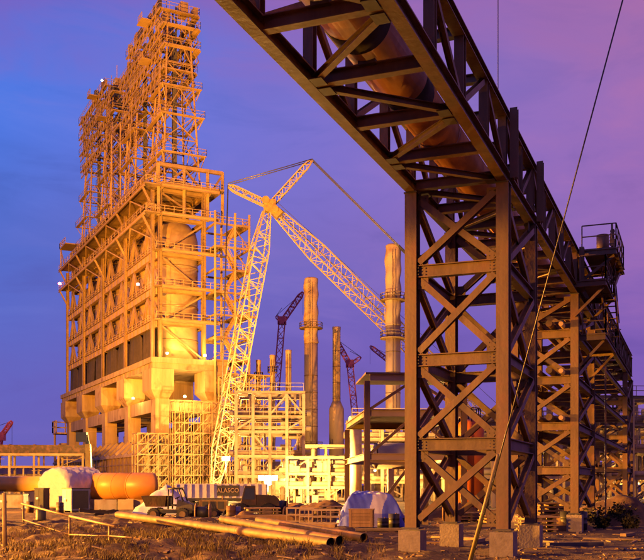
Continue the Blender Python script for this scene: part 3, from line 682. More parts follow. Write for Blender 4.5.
# ------------------------------------------------------------------ lattice crane with jib folded down
cr = thing('crawler_crane', (52, 214, 0), 'white lattice crawler crane with its jib folded down beside the tower', 'crane')
hd = px(270, 206, 172); jt = px(214, 484, 168); ft = px(548, 480, 212)
ft.z = 3.2; jt.z = 1.2
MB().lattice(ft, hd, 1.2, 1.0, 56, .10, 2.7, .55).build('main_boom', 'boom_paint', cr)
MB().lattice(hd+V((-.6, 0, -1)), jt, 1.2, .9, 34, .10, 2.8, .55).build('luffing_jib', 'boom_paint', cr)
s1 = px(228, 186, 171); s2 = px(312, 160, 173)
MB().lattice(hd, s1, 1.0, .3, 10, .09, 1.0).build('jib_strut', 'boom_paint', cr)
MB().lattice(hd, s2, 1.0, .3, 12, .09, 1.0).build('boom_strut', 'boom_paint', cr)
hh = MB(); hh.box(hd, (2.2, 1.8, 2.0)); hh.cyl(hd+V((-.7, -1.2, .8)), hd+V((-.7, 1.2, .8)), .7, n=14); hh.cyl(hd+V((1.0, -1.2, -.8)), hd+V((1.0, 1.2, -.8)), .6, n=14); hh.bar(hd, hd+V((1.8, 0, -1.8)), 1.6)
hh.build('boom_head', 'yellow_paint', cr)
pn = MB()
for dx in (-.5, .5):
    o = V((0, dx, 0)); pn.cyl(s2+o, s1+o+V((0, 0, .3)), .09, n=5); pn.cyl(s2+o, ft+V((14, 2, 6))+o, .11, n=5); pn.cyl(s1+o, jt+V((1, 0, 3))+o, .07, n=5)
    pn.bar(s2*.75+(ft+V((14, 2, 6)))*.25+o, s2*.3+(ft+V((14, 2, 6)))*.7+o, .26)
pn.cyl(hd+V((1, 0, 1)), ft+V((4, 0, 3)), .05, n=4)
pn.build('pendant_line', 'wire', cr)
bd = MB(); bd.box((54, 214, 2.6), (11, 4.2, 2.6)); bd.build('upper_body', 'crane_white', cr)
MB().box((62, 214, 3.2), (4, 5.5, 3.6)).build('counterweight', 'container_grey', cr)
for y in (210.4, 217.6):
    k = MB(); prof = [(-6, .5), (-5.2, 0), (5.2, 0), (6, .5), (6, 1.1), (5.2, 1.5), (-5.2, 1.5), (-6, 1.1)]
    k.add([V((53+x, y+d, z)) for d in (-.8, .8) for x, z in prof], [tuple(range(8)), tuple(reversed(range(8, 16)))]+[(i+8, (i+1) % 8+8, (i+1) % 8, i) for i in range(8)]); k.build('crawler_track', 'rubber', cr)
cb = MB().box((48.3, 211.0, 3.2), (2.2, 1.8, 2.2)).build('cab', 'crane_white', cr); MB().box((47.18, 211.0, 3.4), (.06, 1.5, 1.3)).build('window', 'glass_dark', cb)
# distant red cranes
def red_crane(base, knee, tip, mast, d, label, w=1.6):
    b, k, t = px(*base, d), px(*knee, d), px(*tip, d); b.z = 0
    o = thing('tower_crane', b, label, 'crane', 'distant red cranes'); 
    MB().box(b+V((0, 0, 1)), (5, 5, 2)).build('base', 'footing_concrete', o)
    MB().lattice(b+V((0, 0, 2)), k, w*1.3, w*1.3, 20, .16, w*1.3).build('mast', 'crane_red', o)
    MB().lattice(k, t, w, .5, 18, .14, w).build('jib', 'crane_red', o)
    m = px(*mast, d); MB().lattice(k, m, w*.7, .4, 5, .12).build('counter_jib', 'crane_red', o)
    MB().box(k+V((0, 0, .5)), (3, 2.4, 2.6)).build('slewing_cab', 'crane_red', o)
    MB().cyl(m, t, .08, n=4).cyl(m, k+V((0, 0, 5)), .08, n=4).cyl(t, t-V((0, 0, 8)), .05, n=4).build('tie_rope', 'wire', o)
red_crane((268, 470), (282, 322), (303, 292), (276, 316), 330, 'red luffing crane behind the spiral stack')
red_crane((362, 470), (350, 365), (335, 338), (361, 357), 340, 'red crane in front of the slim smooth stack')
red_crane((398, 470), (390, 362), (370, 346), (397, 358), 420, 'small red crane jib beside the tall wrapped stack')
red_crane((-6, 470), (0, 438), (12, 421), (-8, 428), 300, 'pinkish red crane jib at the left edge', 1.1)

# ------------------------------------------------------------------ stacks
def stack(x, d, ytop, dia, label, wrap=None, collars=(), base=None, m='cladding', n=26):
    c = px(x, HY, d); c.z = 0; H = CH+(HY-ytop)/F*d; r = dia/2*d/F
    o = thing('chimney_stack', c, label, 'chimney', 'stacks of the process plant')
    if wrap:
        z0 = wrap*H; K = 60; tw_ = lambda t, z: 1+.06*math.cos(t*1.0-(z-z0)*2*math.pi/(H*.075))*(1 if z > z0 else 0)+.045*math.cos(4*(t-(z-z0)*.25))*(1 if z > z0 else 0)
        MB().lathe([(r, 0), (r, z0)], c, n).build('shaft', m, o)
        prof = [(r*1.04, z0+(H-z0)*k/K) for k in range(K+1)]; prof.append((r*.7, H+.3))
        MB().lathe(prof, c, n, tw_).build('spiral_wrapping', m, o)
    else:
        MB().lathe([(r, 0), (r, H*.98), (r*1.06, H*.985), (r*1.06, H)], c, n).build('shaft', m, o)
    for k in range(1, int(H/4*(wrap or 1))): MB().cyl(c+UP*(4*k), c+UP*(4*k+.15), r*1.025, n=n).build('flange_ring', 'steel', o)
    for yc in collars:
        z = CH+(HY-yc)/F*d; p = MB().cyl(c+UP*(z-.2), c+UP*z, r*1.75, n=16); p.build('ring_platform', 'tower_steel', o)
        rp = MB(); pts = [c+V((r*1.7*math.cos(a), r*1.7*math.sin(a), z)) for a in (math.pi*2*k/12 for k in range(13))]; rp.rail(pts, 1.2, .05, 9); rp.build('handrail', 'tower_steel', o)
    if base:
        zb = CH+(HY-base[0])/F*d; MB().lathe([(base[1]/2*d/F, 0), (base[1]/2*d/F, zb-1), (r*1.02, zb+1)], c, n).build('wide_base', m, o)
    l = MB()
    for s in (-.25, .25): l.bar(c+V((s, -r-.3, 2)), c+V((s, -r-.3, H-1)), .08)
    l.build('ladder', 'steel', o)
    return o
stack(311, 225, 279, 13.5, 'stack with thick spiral wrapping on its upper half', .70, (328, 447))
stack(393, 185, 246, 15, 'tallest stack with rope-like wrapping beside the trestle', .68, (300, 338))
stack(336.5, 240, 327, 8, 'slim smooth stack rising from a wider base', None, (), (405, 15))
stack(258.5, 200, 360, 5, 'short thin column left of the twin stacks', None, (378,))
stack(272.5, 205, 355, 5.5, 'second short column behind the white pipe rack', None, (372,))
stack(288.5, 210, 350, 6, 'third and tallest of the short columns', None, (400,))
stack(245.5, 210, 372, 4.5, 'shortest column near the folded crane jib', None, ())

# ------------------------------------------------------------------ process frames
def frame(name, o3, ux, na, da, nb, db, levels, label, m, cw=.35, bh=.4, brace=(), pipes=(), group=None, rails=False, clutter=60):
    ux = V(ux).normalized(); uy = V((-ux.y, ux.x, 0)); P = lambda i, j, z: o3+ux*(da*i)+uy*(db*j)+UP*z
    t = thing(name, o3+ux*(da*na/2)+uy*(db*nb/2), label, 'steel frame', group)
    for i in range(na+1):
        for j in range(nb+1): MB().ibeam(P(i, j, 0), P(i, j, levels[-1]-bh/2-.01), cw, cw, up=uy).build('column', random.choice([m, m, 'cladding', 'derrick_steel']), t)
    for z in levels:
        for j in range(nb+1): MB().ibeam(P(0, j, z)-ux*cw/2, P(na, j, z)+ux*cw/2, bh, cw*.9).build('beam', random.choice([m, m, m, 'cladding']), t)
        for i in range(na+1): MB().ibeam(P(i, 0, z)+uy*cw*.5, P(i, nb, z)-uy*cw*.5, bh*.9, cw*.8).build('beam', m, t)
    zz = [0]+list(levels)
    for (i, k, dr) in brace:
        a, b = (i, i+1) if dr > 0 else (i+1, i); MB().bar(P(a, 0, zz[k]+.3), P(b, 0, zz[k+1]-.3), cw*.55).build('brace', m, t)
    if rails:
        for z in levels[1:]: MB().rail([P(0, 0, z+bh/2), P(na, 0, z+bh/2)], 1.1, .035, 1.8).build('handrail', m, t, 'stuff')
    for q, (z, off, r, mm) in enumerate(pipes):
        if random.random() < .3: MB().path([P(na, 0, z+bh/2+r)+uy*off-ux*.4, P(na, 0, z+bh/2+r+2.2)+uy*off-ux*.4, P(na, 0, z+bh/2+r+2.2)+uy*off-ux*3.0], r*.8, 10).build('pipe_bend', mm, t)
        MB().cyl(P(0, 0, z+bh/2+r)+uy*off-ux*1.0, P(na, 0, z+bh/2+r)+uy*off+ux*1.0, r, n=12).build('pipe_run', mm, t)
    for q in range(clutter):
        i = random.uniform(.1, na-.1); j = random.uniform(.05, nb*.6); k = random.randrange(len(levels)); z0 = ([0]+list(levels))[k]+(bh/2 if k else 0); z1 = levels[k]-bh/2; mm = random.choice(['white_paint', 'cladding', m, m, 'pipe_line', 'steel'])
        w_ = random.random()
        if w_ < .4: r = random.uniform(.07, .2); MB().cyl(P(i, j, z0), P(i, j, z1), r, n=8).build('riser_pipe', mm, t)
        elif w_ < .6: h = random.uniform(.6, min(1.7, z1-z0)); MB().box(P(i, j, z0+h/2), (random.uniform(.5, 1.3), random.uniform(.4, .9), h), (ux, uy, UP)).build('junction_box', mm, t)
        elif w_ < .75: r = random.uniform(.3, .5); h = min(z1-z0-.1, random.uniform(1.2, 2.4)); MB().lathe([(r*.5, 0), (r, .2), (r, h-.25), (r*.4, h)], P(i, j, z0), 14).build('small_vessel', mm, t)
        elif w_ < .9: l_ = random.uniform(1.0, 3.0); MB().box(P(i, j, z0+random.uniform(.3, z1-z0-.1)), (l_, .3, .12), (ux, uy, UP)).build('cable_tray', m, t)
        else: MB().bar(P(math.floor(i), j, z0), P(math.floor(i)+1, j, z1), .14).build('brace', m, t)
    return t
# white pipe rack behind the star lamp
o3 = px(236, HY, 132); o3.z = 0
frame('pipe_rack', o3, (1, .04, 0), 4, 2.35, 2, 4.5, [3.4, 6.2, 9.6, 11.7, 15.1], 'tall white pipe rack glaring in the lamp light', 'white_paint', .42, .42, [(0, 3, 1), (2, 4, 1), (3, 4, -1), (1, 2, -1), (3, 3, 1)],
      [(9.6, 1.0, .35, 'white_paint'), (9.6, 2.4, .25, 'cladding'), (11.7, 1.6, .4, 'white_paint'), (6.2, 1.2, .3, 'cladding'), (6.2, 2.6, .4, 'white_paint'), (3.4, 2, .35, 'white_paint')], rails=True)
o3 = px(287, HY, 118); o3.z = 0
frame('pipe_rack', o3, (1, .0, 0), 3, 2.6, 2, 3.2, [1.9, 3.6, 5.6], 'low white pipe rack beside the star lamp', 'white_paint', .34, .34, [],
      [(1.9, .8, .3, 'white_paint'), (1.9, 1.8, .2, 'cladding'), (3.6, 1.2, .3, 'white_paint'), (3.6, 2.2, .25, 'white_paint')])
o3 = px(352, HY, 125); o3.z = 0
frame('pipe_rack', o3, (1, .05, 0), 5, 4.0, 2, 4, [2.6, 5.2, 8.2, 11.0], 'pale pipe rack behind the open steel frame', 'crane_white', .4, .4, [(1, 2, 1), (3, 1, -1)],
      [(2.6, .8, .3, 'white_paint'), (5.2, 1.2, .5, 'white_paint'), (5.2, 2.6, .35, 'cladding'), (8.2, 1.2, .45, 'white_paint'), (8.2, 2.6, .3, 'pipe_line')], rails=True)
# open steel frame to the left of the trestle
o3 = px(347, HY, 74); o3.z = 0
f1 = thing('open_structure', o3+V((3, 0, 0)), 'open three-deck steel frame behind the blue tarpaulin', 'steel frame')
e1 = V((1, -.30, 0)).normalized(); e2 = V((.30, 1, 0)).normalized()
cA = px(347, HY, 74); cA.z = 0; cB = px(367, HY, 60); cB.z = 0; e2 = (cA-cB).normalized(); e1 = V((e2.y, -e2.x, 0)); e1 = e1 if e1.x > 0 else -e1
dd = (cA-cB).length
def FP(i, j, z): return cB+e1*i+e2*j+UP*z
ZF = [4.0, 6.75, 9.0]
for i in (0, 6.2):
    MB().ibeam(FP(i, 0, 0), FP(i, 0, 8.78), .36, .36, up=e2).build('column', 'steel', f1)
    MB().ibeam(FP(i, dd, 0), FP(i, dd, 6.5), .36, .36, up=e2).build('column', 'steel', f1)
for z in ZF[:2]:
    for j in (0, dd): MB().ibeam(FP(.18, j, z), FP(6.02, j, z), .42, .3).build('beam', 'crane_white', f1)
    for i in (0, 6.2): MB().ibeam(FP(i, .18, z), FP(i, dd-.18, z), .42, .3).build('beam', 'crane_white', f1)
MB().ibeam(FP(.18, 0, 9), FP(6.02, 0, 9), .42, .3).build('beam', 'crane_white', f1)
MB().box(FP(3.1, 3, 9.25), (6.4, 6.4, .12), (e1, e2, UP)).build('roof_deck', 'steel', f1)
MB().box(FP(3.1, dd/2, 6.98), (6.4, dd, .05), (e1, e2, UP)).build('floor_deck', 'steel', f1)
for a, b in (((0.2, 0, 7), (2.9, 0, 8.8)), ((6, 0, 7), (3.1, 0, 8.8)), ((.2, 0, 4.2), (2.9, 0, 6.5)), ((6, 0, 4.2), (3.1, 0, 6.5)), ((.3, 0, .3), (3, 0, 3.8)), ((6, 0, .3), (3.1, 0, 3.8))): MB().bar(FP(*a), FP(*b), .18).build('brace', 'steel', f1)
# looping insulated duct behind the open frame
du = thing('insulated_duct', px(352, HY, 105)+V((2, 0, -2.2)), 'pale insulated duct that bends down behind the open frame', 'duct')
d0 = px(356, HY, 105); d0.z = 0
MB().path([d0, d0+UP*9.2], .65, 18).build('riser', 'white_paint', du); MB().cyl(d0+V((-.65, 0, 9.2)), d0+V((11, 3, 10.2)), .65, n=18).build('run', 'white_paint', du)
MB().cyl(d0+V((10.4, 3, 0)), d0+V((10.4, 3, 10.2)), .65, n=18).build('leg', 'white_paint', du)
# horizontal drum vessel
hv = thing('horizontal_vessel', px(385, HY, 98)+V((0, 0, -2.2)), 'pale horizontal vessel on saddles inside the process area', 'vessel')
c = px(376, HY, 98); c.z = 5.2
b = MB(); b.cyl(c, c+V((9, 1, 0)), 1.35, n=24); b.cyl(c+V((-.5, 0, 0)), c, .8, 1.35, 24); b.build('shell', 'cladding', hv)
for x in (1.5, 7.5): MB().box((c.x+x, c.y+x/9, 1.95), (.6, 2, 3.9)).build('saddle', 'concrete', hv)
# orange vessel seen through the nearest trestle
ot = thing('orange_tank', px(470, HY, 62)+V((0, 0, -2.2)), 'orange red upright tank seen through the nearest trestle tower', 'tank')
c = px(470, HY, 62); c.z = 0; MB().lathe([(.9, .5), (.9, 5.9), (.7, 6.3), (.2, 6.5)], c, 24).build('shell', 'orange_tank', ot)
for a in (0.7, 2.3, 3.9, 5.5): MB().bar(c+V((.75*math.cos(a), .75*math.sin(a), 0)), c+V((.75*math.cos(a), .75*math.sin(a), .6)), .2).build('leg', 'steel', ot)
MB().rail([c+V((.68*math.cos(a), .68*math.sin(a), 6.3)) for a in (k*math.pi/4 for k in range(9))], .9, .03, 3).build('handrail', 'steel', ot)
# further process frames behind the trestles
o3 = px(425, HY, 92); o3.z = 0
frame('process_structure', o3, (1, .12, 0), 4, 3.4, 2, 4, [3, 5.6, 8.2], 'steel frame with pipes behind the nearest trestle tower', 'tower_steel', .35, .38, [(0, 1, 1), (2, 2, -1), (3, 0, 1)],
      [(3, .9, .3, 'white_paint'), (3, 2.2, .25, 'cladding'), (5.6, .9, .4, 'cladding'), (5.6, 2.4, .25, 'orange_tank'), (8.2, 1.2, .3, 'cladding')], rails=True)
o3 = px(528, HY, 105); o3.z = 0
frame('process_structure', o3, (1, .1, 0), 4, 4, 2, 4, [3, 6, 9, 12], 'lit steel frame with pipes behind the second trestle tower', 'tower_steel', .35, .4, [(0, 1, 1), (1, 2, -1), (3, 0, 1), (2, 3, 1)],
      [(3, .9, .3, 'white_paint'), (6, 2.2, .35, 'cladding'), (6, .9, .3, 'cladding'), (9, 1.2, .4, 'white_paint')], rails=True)
o3 = px(598, HY, 165); o3.z = 0
frame('process_structure', o3, (1, -.05, 0), 7, 4.5, 2, 5, [3.5, 7, 11, 14], 'dark pipe bridge with brightly lit plant below at the right edge', 'steel', .4, .7, [(0, 1, 1), (4, 2, -1)],
      [(7, .9, .4, 'steel'), (11, 2.2, .5, 'steel'), (11, .9, .3, 'steel'), (3.5, 1.2, .4, 'white_paint')], rails=True)
o3 = px(596, HY, 190); o3.z = 0
frame('process_structure', o3, (1, 0, 0), 9, 4.0, 1, 5, [2.5, 5, 7.5], 'low lit framework behind the dark pipe bridge', 'crane_white', .45, .5, [(0, 1, 1), (4, 2, -1), (6, 1, 1), (2, 0, 1)], [(2.5, 1.5, .5, 'white_paint'), (5, 2.2, .5, 'white_paint')])
o3 = px(300, HY, 165); o3.z = 0
frame('process_structure', o3, (1, .02, 0), 6, 4.5, 1, 5, [3, 6.2, 9], 'far pale framework between the stacks and the light tower', 'crane_white', .4, .45, [(0, 1, 1), (3, 0, -1), (4, 2, 1)], [(3, 1.5, .4, 'white_paint'), (6.2, 2.2, .5, 'white_paint')], clutter=70)
def shed(x, d, wdt, h, label, m='cladding'):
    c = px(x, HY, d); c.z = 0; t = thing('plant_shed', c, label, 'shed', 'sheds behind the plant')
    MB().box(c+UP*(h/2), (wdt, 10, h)).build('wall', m, t)
    MB().add([c+V((x_, y_, z)) for x_ in (-wdt/2-.4, wdt/2+.4) for y_, z in ((-5.4, h-.05), (0, h+1.8), (5.4, h-.05))], [(0, 3, 4, 1), (1, 4, 5, 2), (0, 1, 2), (5, 4, 3), (0, 2, 5, 3)]).build('roof', 'steel', t)
    n = int(wdt/3)
    for k in range(n):
        xx = c.x-wdt/2+wdt*(k+.5)/n; w_ = MB().box((xx, c.y-5.03, h*.62), (1.3, .08, 1.1)).build('window', 'steel_dark', t); MB().box((xx, c.y-5.09, h*.62), (1.1, .04, .9)).build('pane', 'glass_dark', w_)
    MB().box((c.x+wdt*.32, c.y-5.04, 1.5), (2.6, .1, 3.0)).build('door', 'steel_dark', t)
shed(275, 205, 26, 5.5, 'long pale shed behind the white pipe racks', 'crane_white')
shed(430, 190, 24, 6.5, 'pale shed seen between the trestle columns', 'crane_white')
shed(560, 230, 30, 6, 'shed behind the second trestle tower')
shed(20, 240, 26, 5, 'shed behind the left pipe rack')
# left background pipe rack with long orange duct
o3 = V((-95, 195, 0))
frame('pipe_rack', o3, (1, .10, 0), 9, 5.0, 1, 5, [3.2, 6.0, 8.6], 'long low pipe rack under an orange duct at the left', 'derrick_steel', .42, .5, [(1, 1, 1), (5, 0, -1)], [(3.2, 1.5, .4, 'cladding')], rails=False)
dk = thing('orange_duct', o3+V((22, 4, 8.9)), 'long orange rectangular duct lying on the left pipe rack', 'duct')
MB().box(o3+V((22, 4.5, 9.75)), (46, 3.2, 1.8), (V((1, .1, 0)).normalized(), V((-.1, 1, 0)).normalized(), UP)).build('casing', 'pipe_line', dk)
for k in range(10): MB().box(o3+V((-.5+5*k, 2.3+.5*k, 9.75)), (.3, 3.5, 2.0), (V((1, .1, 0)).normalized(), V((-.1, 1, 0)).normalized(), UP)).build('stiffener', 'pipe_line', dk)

# ------------------------------------------------------------------ yard: big pipes, cabinets, vehicles
def on(x, y_, d): c = px(x, y_, d); c.z = gz(c.x, c.y); return c
# large orange pipe on cribs
bp = thing('large_pipe', on(120, 500, 86), 'fat orange pipe section resting on pale blocks', 'pipe')
a = px(78, 486.5, 89); b = px(134, 486.5, 86); r = 1.27
MB().cyl(a, b, r, n=40).build('shell', 'pipe_orange', bp)
dn = (b-a).normalized(); sd = dn.cross(UP)
e = MB(); K = 8; prev = None
rings = []
for k in range(K+1):
    t = k/K*math.pi/2*.62; c = b+dn*(math.sin(t)*1.9)-sd*(0)+V((-dn.y, dn.x, 0))*(1.9*(1-math.cos(t))); dd_ = dn*math.cos(t)+V((-dn.y, dn.x, 0))*math.sin(t); s_ = dd_.cross(UP)
    rings.append([c+(s_*math.cos(q)+UP*math.sin(q))*r for q in (2*math.pi*i/40 for i in range(40))])
vsr = [p for rg in rings for p in rg]
e.add(vsr, [(k*40+i, k*40+(i+1) % 40, (k+1)*40+(i+1) % 40, (k+1)*40+i) for k in range(K) for i in range(40)], True); e.f.append([K*40+i for i in range(40)]); e.build('elbow', 'pipe_orange', bp)
MB().cyl(b-dn*.05, b+dn*.05, r+.035, n=40).build('weld_ring', 'pipe_orange', bp)
for q in range(1, 4): MB().cyl(a+(b-a)*(q/4)-dn*.04, a+(b-a)*(q/4)+dn*.04, r+.02, n=40).build('weld_ring', 'pipe_orange', bp)
for k, (x, d) in enumerate(((98, 87), (106, 85.5), (126, 85.0), (138, 85.5))):
    c = on(x, 505, d); h = CH+(HY-486.5)/F*d-r+.12
    tag(MB().box(c+V((0, .6, (h-.0)/2)), (1.4 if k % 2 == 0 else 2.0, 1.6, h)).build('support_block', 'white_paint' if k != 1 else 'container_grey'), ('small white block under the near wrap of the orange pipe', 'grey block beside the cabinet under the orange pipe', 'white block under the middle of the orange pipe', 'grey-white block under the rounded end of the orange pipe')[k], 'block', 'blocks under the orange pipe')
# sheeted vessel: closed wrinkled sheet over a drum
sh = MB(); n = 40; c0 = px(52, 487, 84.5); c1 = px(92, 484, 89.5); dn = (c1-c0).normalized(); sd = dn.cross(UP).normalized(); m_ = 26
for k in range(m_+1):
    c = c0+(c1-c0)*(k/m_); end = min(1, (k+1)/3, (m_+1-k)/3)
    for i in range(n):
        t = 2*math.pi*i/n; rr = (1.72-.15*k/m_)*(.80+.20*end)*(1+.035*math.sin(5*t+k*.9)+.03*math.sin(13*t-k*1.7)+.02*math.sin(23*t+k*3.1)+.025*random.random())
        p = c+sd*(rr*math.cos(t)*1.05)+UP*(rr*math.sin(t)*(1.0 if math.sin(t) > 0 else 1.2))
        g = gz(p.x, p.y)+.02; p.z = max(p.z, g); sh.v.append(tuple(p))
sh.f = [[k*n+i, k*n+(i+1) % n, (k+1)*n+(i+1) % n, (k+1)*n+i] for k in range(m_) for i in range(n)]+[list(reversed(range(n))), [m_*n+i for i in range(n)]]
sh.smooth = set(range(m_*n))
tag(sh.build('wrapped_vessel', 'plastic_sheet'), 'large vessel wrapped in white plastic sheeting beside the orange pipe', 'wrapped vessel')
a = px(-8, 484, 105); b = px(44, 484, 105); tag(MB().cyl(a, b, .85, n=24).cyl(b-V((.1, 0, 0)), b+V((.15, 0, 0)), .95, n=24).build('flanged_pipe', 'pipe_orange'), 'orange brown pipe spool at the left edge behind the cabinets', 'pipe')
for x in (2, 36): c = on(x, 500, 105); tag(MB().box(c+V((0, 0, .75)), (.9, 1.6, 1.5)).build('pipe_stand', 'concrete'), ('concrete stand under the spool at the picture edge' if x == 2 else 'concrete stand under the flanged end of the spool'), 'stand', 'stands under the left spool')
def cabinet(x, y_, d, wdt, dep, h, label, m1='cabinet_blue', rz=-.35):
    c = on(x, y_, d); t = thing('generator_cabinet', c, label, 'cabinet', 'site cabinets'); X = V((math.cos(rz), math.sin(rz), 0)); Y = V((-X.y, X.x, 0)); ax = (X, Y, UP)
    MB().box(c+UP*(h/2+.15), (wdt, dep, h), ax).build('body', m1, t)
    MB().box(c+UP*(h+.19), (wdt+.08, dep+.08, .08), ax).build('roof', 'black_paint', t)
    for k in (-1, 1): 
        dr = MB().box(c+X*(k*wdt*.245)-Y*(dep/2+.012)+UP*(h/2+.15), (wdt*.46, .02, h*.88), ax).build('door', m1, t); MB().box(c+X*(k*.06)-Y*(dep/2+.04)+UP*(h/2+.1), (.03, .04, .2), ax).build('handle', 'steel', dr)
        MB().box(c+X*(k*wdt*.4)+UP*.07, (.2, dep*.95, .16), ax).build('skid', 'black_paint', t)
    MB().box(c+X*(wdt/2+.012)+UP*(h/2+.15), (.02, dep*.86, h*.85), ax).build('side_panel', 'black_paint', t)
    MB().box(c-X*(wdt*.2)-Y*(dep/2+.026)+UP*(h*.62), (.22, .01, .16), ax).build('warning_label', 'white_sign', t)
cabinet(76, 511, 78, 1.35, 1.7, 1.75, 'blue grey generator cabinet with a black side in front of the wrapped vessel', 'cabinet_blue', -.75)
cabinet(42, 509, 82, .9, .9, 1.75, 'narrow black cabinet left of the wrapped vessel', 'black_paint', -.3)
cabinet(10, 504, 88, 3.0, 1.2, 1.2, 'low grey cabinet at the left edge', 'container_grey', -.1)
# wheels
def wheel(t, c, r, wd, X):
    a = V(X).normalized(); k = MB().cyl(c-a*wd/2, c+a*wd/2, r, n=22)
    for i in range(18):
        an = 2*math.pi*i/18; b = UP*math.sin(an)+a.cross(UP)*math.cos(an); k.bar(c+b*(r+.01)-a*wd*.45, c+b*(r+.01)+a*wd*.45, .07, .05, up=b)
    w_ = k.build('wheel', 'rubber', t); MB().cyl(c-a*(wd/2+.02), c+a*(wd/2+.02), r*.55, n=16).build('rim', 'steel', w_)
# site dumper
c = on(171, 519, 61); dm = thing('site_dumper', c, 'small four-wheeled site dumper with open roll cage and skip', 'dumper')
X = V((1, -.12, 0)).normalized(); Y = V((.12, 1, 0)).normalized(); ax = (X, Y, UP)
Q = lambda x, y_, z: c+X*x+Y*y_+UP*z
for x in (-.95, .95):
    for y_ in (-.62, .62): wheel(dm, Q(x, y_, .38), .38, .3, Y)
MB().box(Q(0, 0, .55), (2.6, .8, .25), ax).build('chassis', 'black_paint', dm)
sk = MB(); b0 = [Q(x, y_, .85) for x, y_ in ((-1.5, -.55), (-.25, -.55), (-.25, .55), (-1.5, .55))]; b1 = [Q(x, y_, 1.55) for x, y_ in ((-1.75, -.75), (-.1, -.75), (-.1, .75), (-1.75, .75))]; b2 = [Q(x, y_, .95) for x, y_ in ((-1.4, -.5), (-.3, -.5), (-.3, .5), (-1.4, .5))]
sk.add(b0+b1+b2, [(3, 2, 1, 0), (0, 1, 5, 4), (1, 2, 6, 5), (2, 3, 7, 6), (3, 0, 4, 7), (8, 9, 5, 4)[::-1], (9, 10, 6, 5)[::-1], (10, 11, 7, 6)[::-1], (11, 8, 4, 7)[::-1], (8, 9, 10, 11)]); sk.build('skip', 'pipe_line', dm)
hd2 = MB(); hd2.add([Q(x, y_, z) for y_ in (-.5, .5) for x, z in ((.45, .65), (1.55, .65), (1.5, 1.0), (.55, 1.3))], [(0, 1, 2, 3)[::-1], (4, 5, 6, 7), (0, 1, 5, 4), (1, 2, 6, 5), (2, 3, 7, 6), (3, 0, 4, 7)]); hd2.build('engine_hood', 'steel_dark', dm)
rc = MB()
for y_ in (-.5, .5): rc.path([Q(-.05, y_, .7), Q(-.02, y_, 2.0), Q(.62, y_, 2.0), Q(.95, y_, 1.2)], .05, 6)
for x in (-.02, .62): rc.path([Q(x, -.5, 2.0), Q(x, .5, 2.0)], .05, 6)
rc.build('roll_cage', 'black_paint', dm); MB().box(Q(.3, 0, 2.06), (.85, 1.1, .05), ax).build('canopy', 'black_paint', dm)
MB().box(Q(.15, 0, .95), (.4, .5, .12), ax).box(Q(-.03, 0, 1.2), (.1, .5, .45), ax).build('seat', 'black_paint', dm)
MB().cyl(Q(.5, 0, 1.2), Q(.42, 0, 1.4), .03, n=6).cyl(Q(.43, 0, 1.4), Q(.41, 0, 1.44), .18, n=12).build('steering_wheel', 'black_paint', dm)
# hoarding with name board
hw = thing('site_trailer', on(222, 510, 76), 'pale grey flat trailer wall with a dark name board', 'trailer')
c = on(222, 510, 76); X = V((1, .04, 0)).normalized(); Y = V((-.04, 1, 0)).normalized(); ax = (X, Y, UP)
MB().box(c+UP*1.75, (7.2, 2.2, 1.15), ax).build('body', 'tarp_white', hw)
for k in range(13): MB().box(c+X*(-3.5+k*.583)-Y*1.12+UP*1.75, (.07, .04, 1.05), ax).build('side_rib', 'tarp_white', hw)
MB().box(c+UP*1.05, (7.0, 2.0, .2), ax).build('chassis', 'black_paint', hw)
for x in (-2.5, -1.6, 2.2):
    for y_ in (-.9, .9): wheel(hw, c+X*x+Y*y_+UP*.48, .48, .3, Y)
nb = MB().box(c+X*.55-Y*1.17+UP*1.78, (1.75, .05, .82), ax).build('name_board', 'black_paint', hw)
cu = bpy.data.curves.new('lettering', 'FONT'); cu.body = 'ALASCO'; cu.size = .46; cu.align_x = 'CENTER'; cu.align_y = 'CENTER'; cu.extrude = .008
tmp = bpy.data.objects.new('lettering_source', cu); COL.objects.link(tmp); dg = bpy.context.evaluated_depsgraph_get(); me = bpy.data.meshes.new_from_object(tmp.evaluated_get(dg)); bpy.data.objects.remove(tmp)
lt = bpy.data.objects.new('lettering', me); COL.objects.link(lt); me.materials.clear(); me.materials.append(MATS['crane_white']); lt.parent = nb; lt.location = -Y*.04; lt.rotation_euler = (math.pi/2, 0, math.atan2(X.y, X.x))
# yellow plant in front of the trailer
c = on(214, 517, 66); ex = thing('compressor', c, 'yellow compressor on wheels in front of the trailer', 'compressor')
MB().box(c+UP*.85, (1.9, 1.1, .8)).build('canopy', 'yellow_paint', ex); MB().box(c+UP*.38, (2.1, .9, .14)).build('chassis', 'black_paint', ex)
for y_ in (-.55, .55): wheel(ex, c+V((.1, y_, .33)), .33, .2, (0, 1, 0))
MB().bar(c+V((-1, 0, .4)), c+V((-2, 0, .25)), .1).build('tow_bar', 'steel', ex); MB().cyl(c+V((.6, 0, 1.25)), c+V((.6, 0, 1.55)), .05, n=8).build('exhaust', 'steel', ex)
for k in (-.55, 0, .55): MB().box(c+V((k, -.56, .9)), (.4, .02, .5)).build('louvre_panel', 'black_paint', ex)
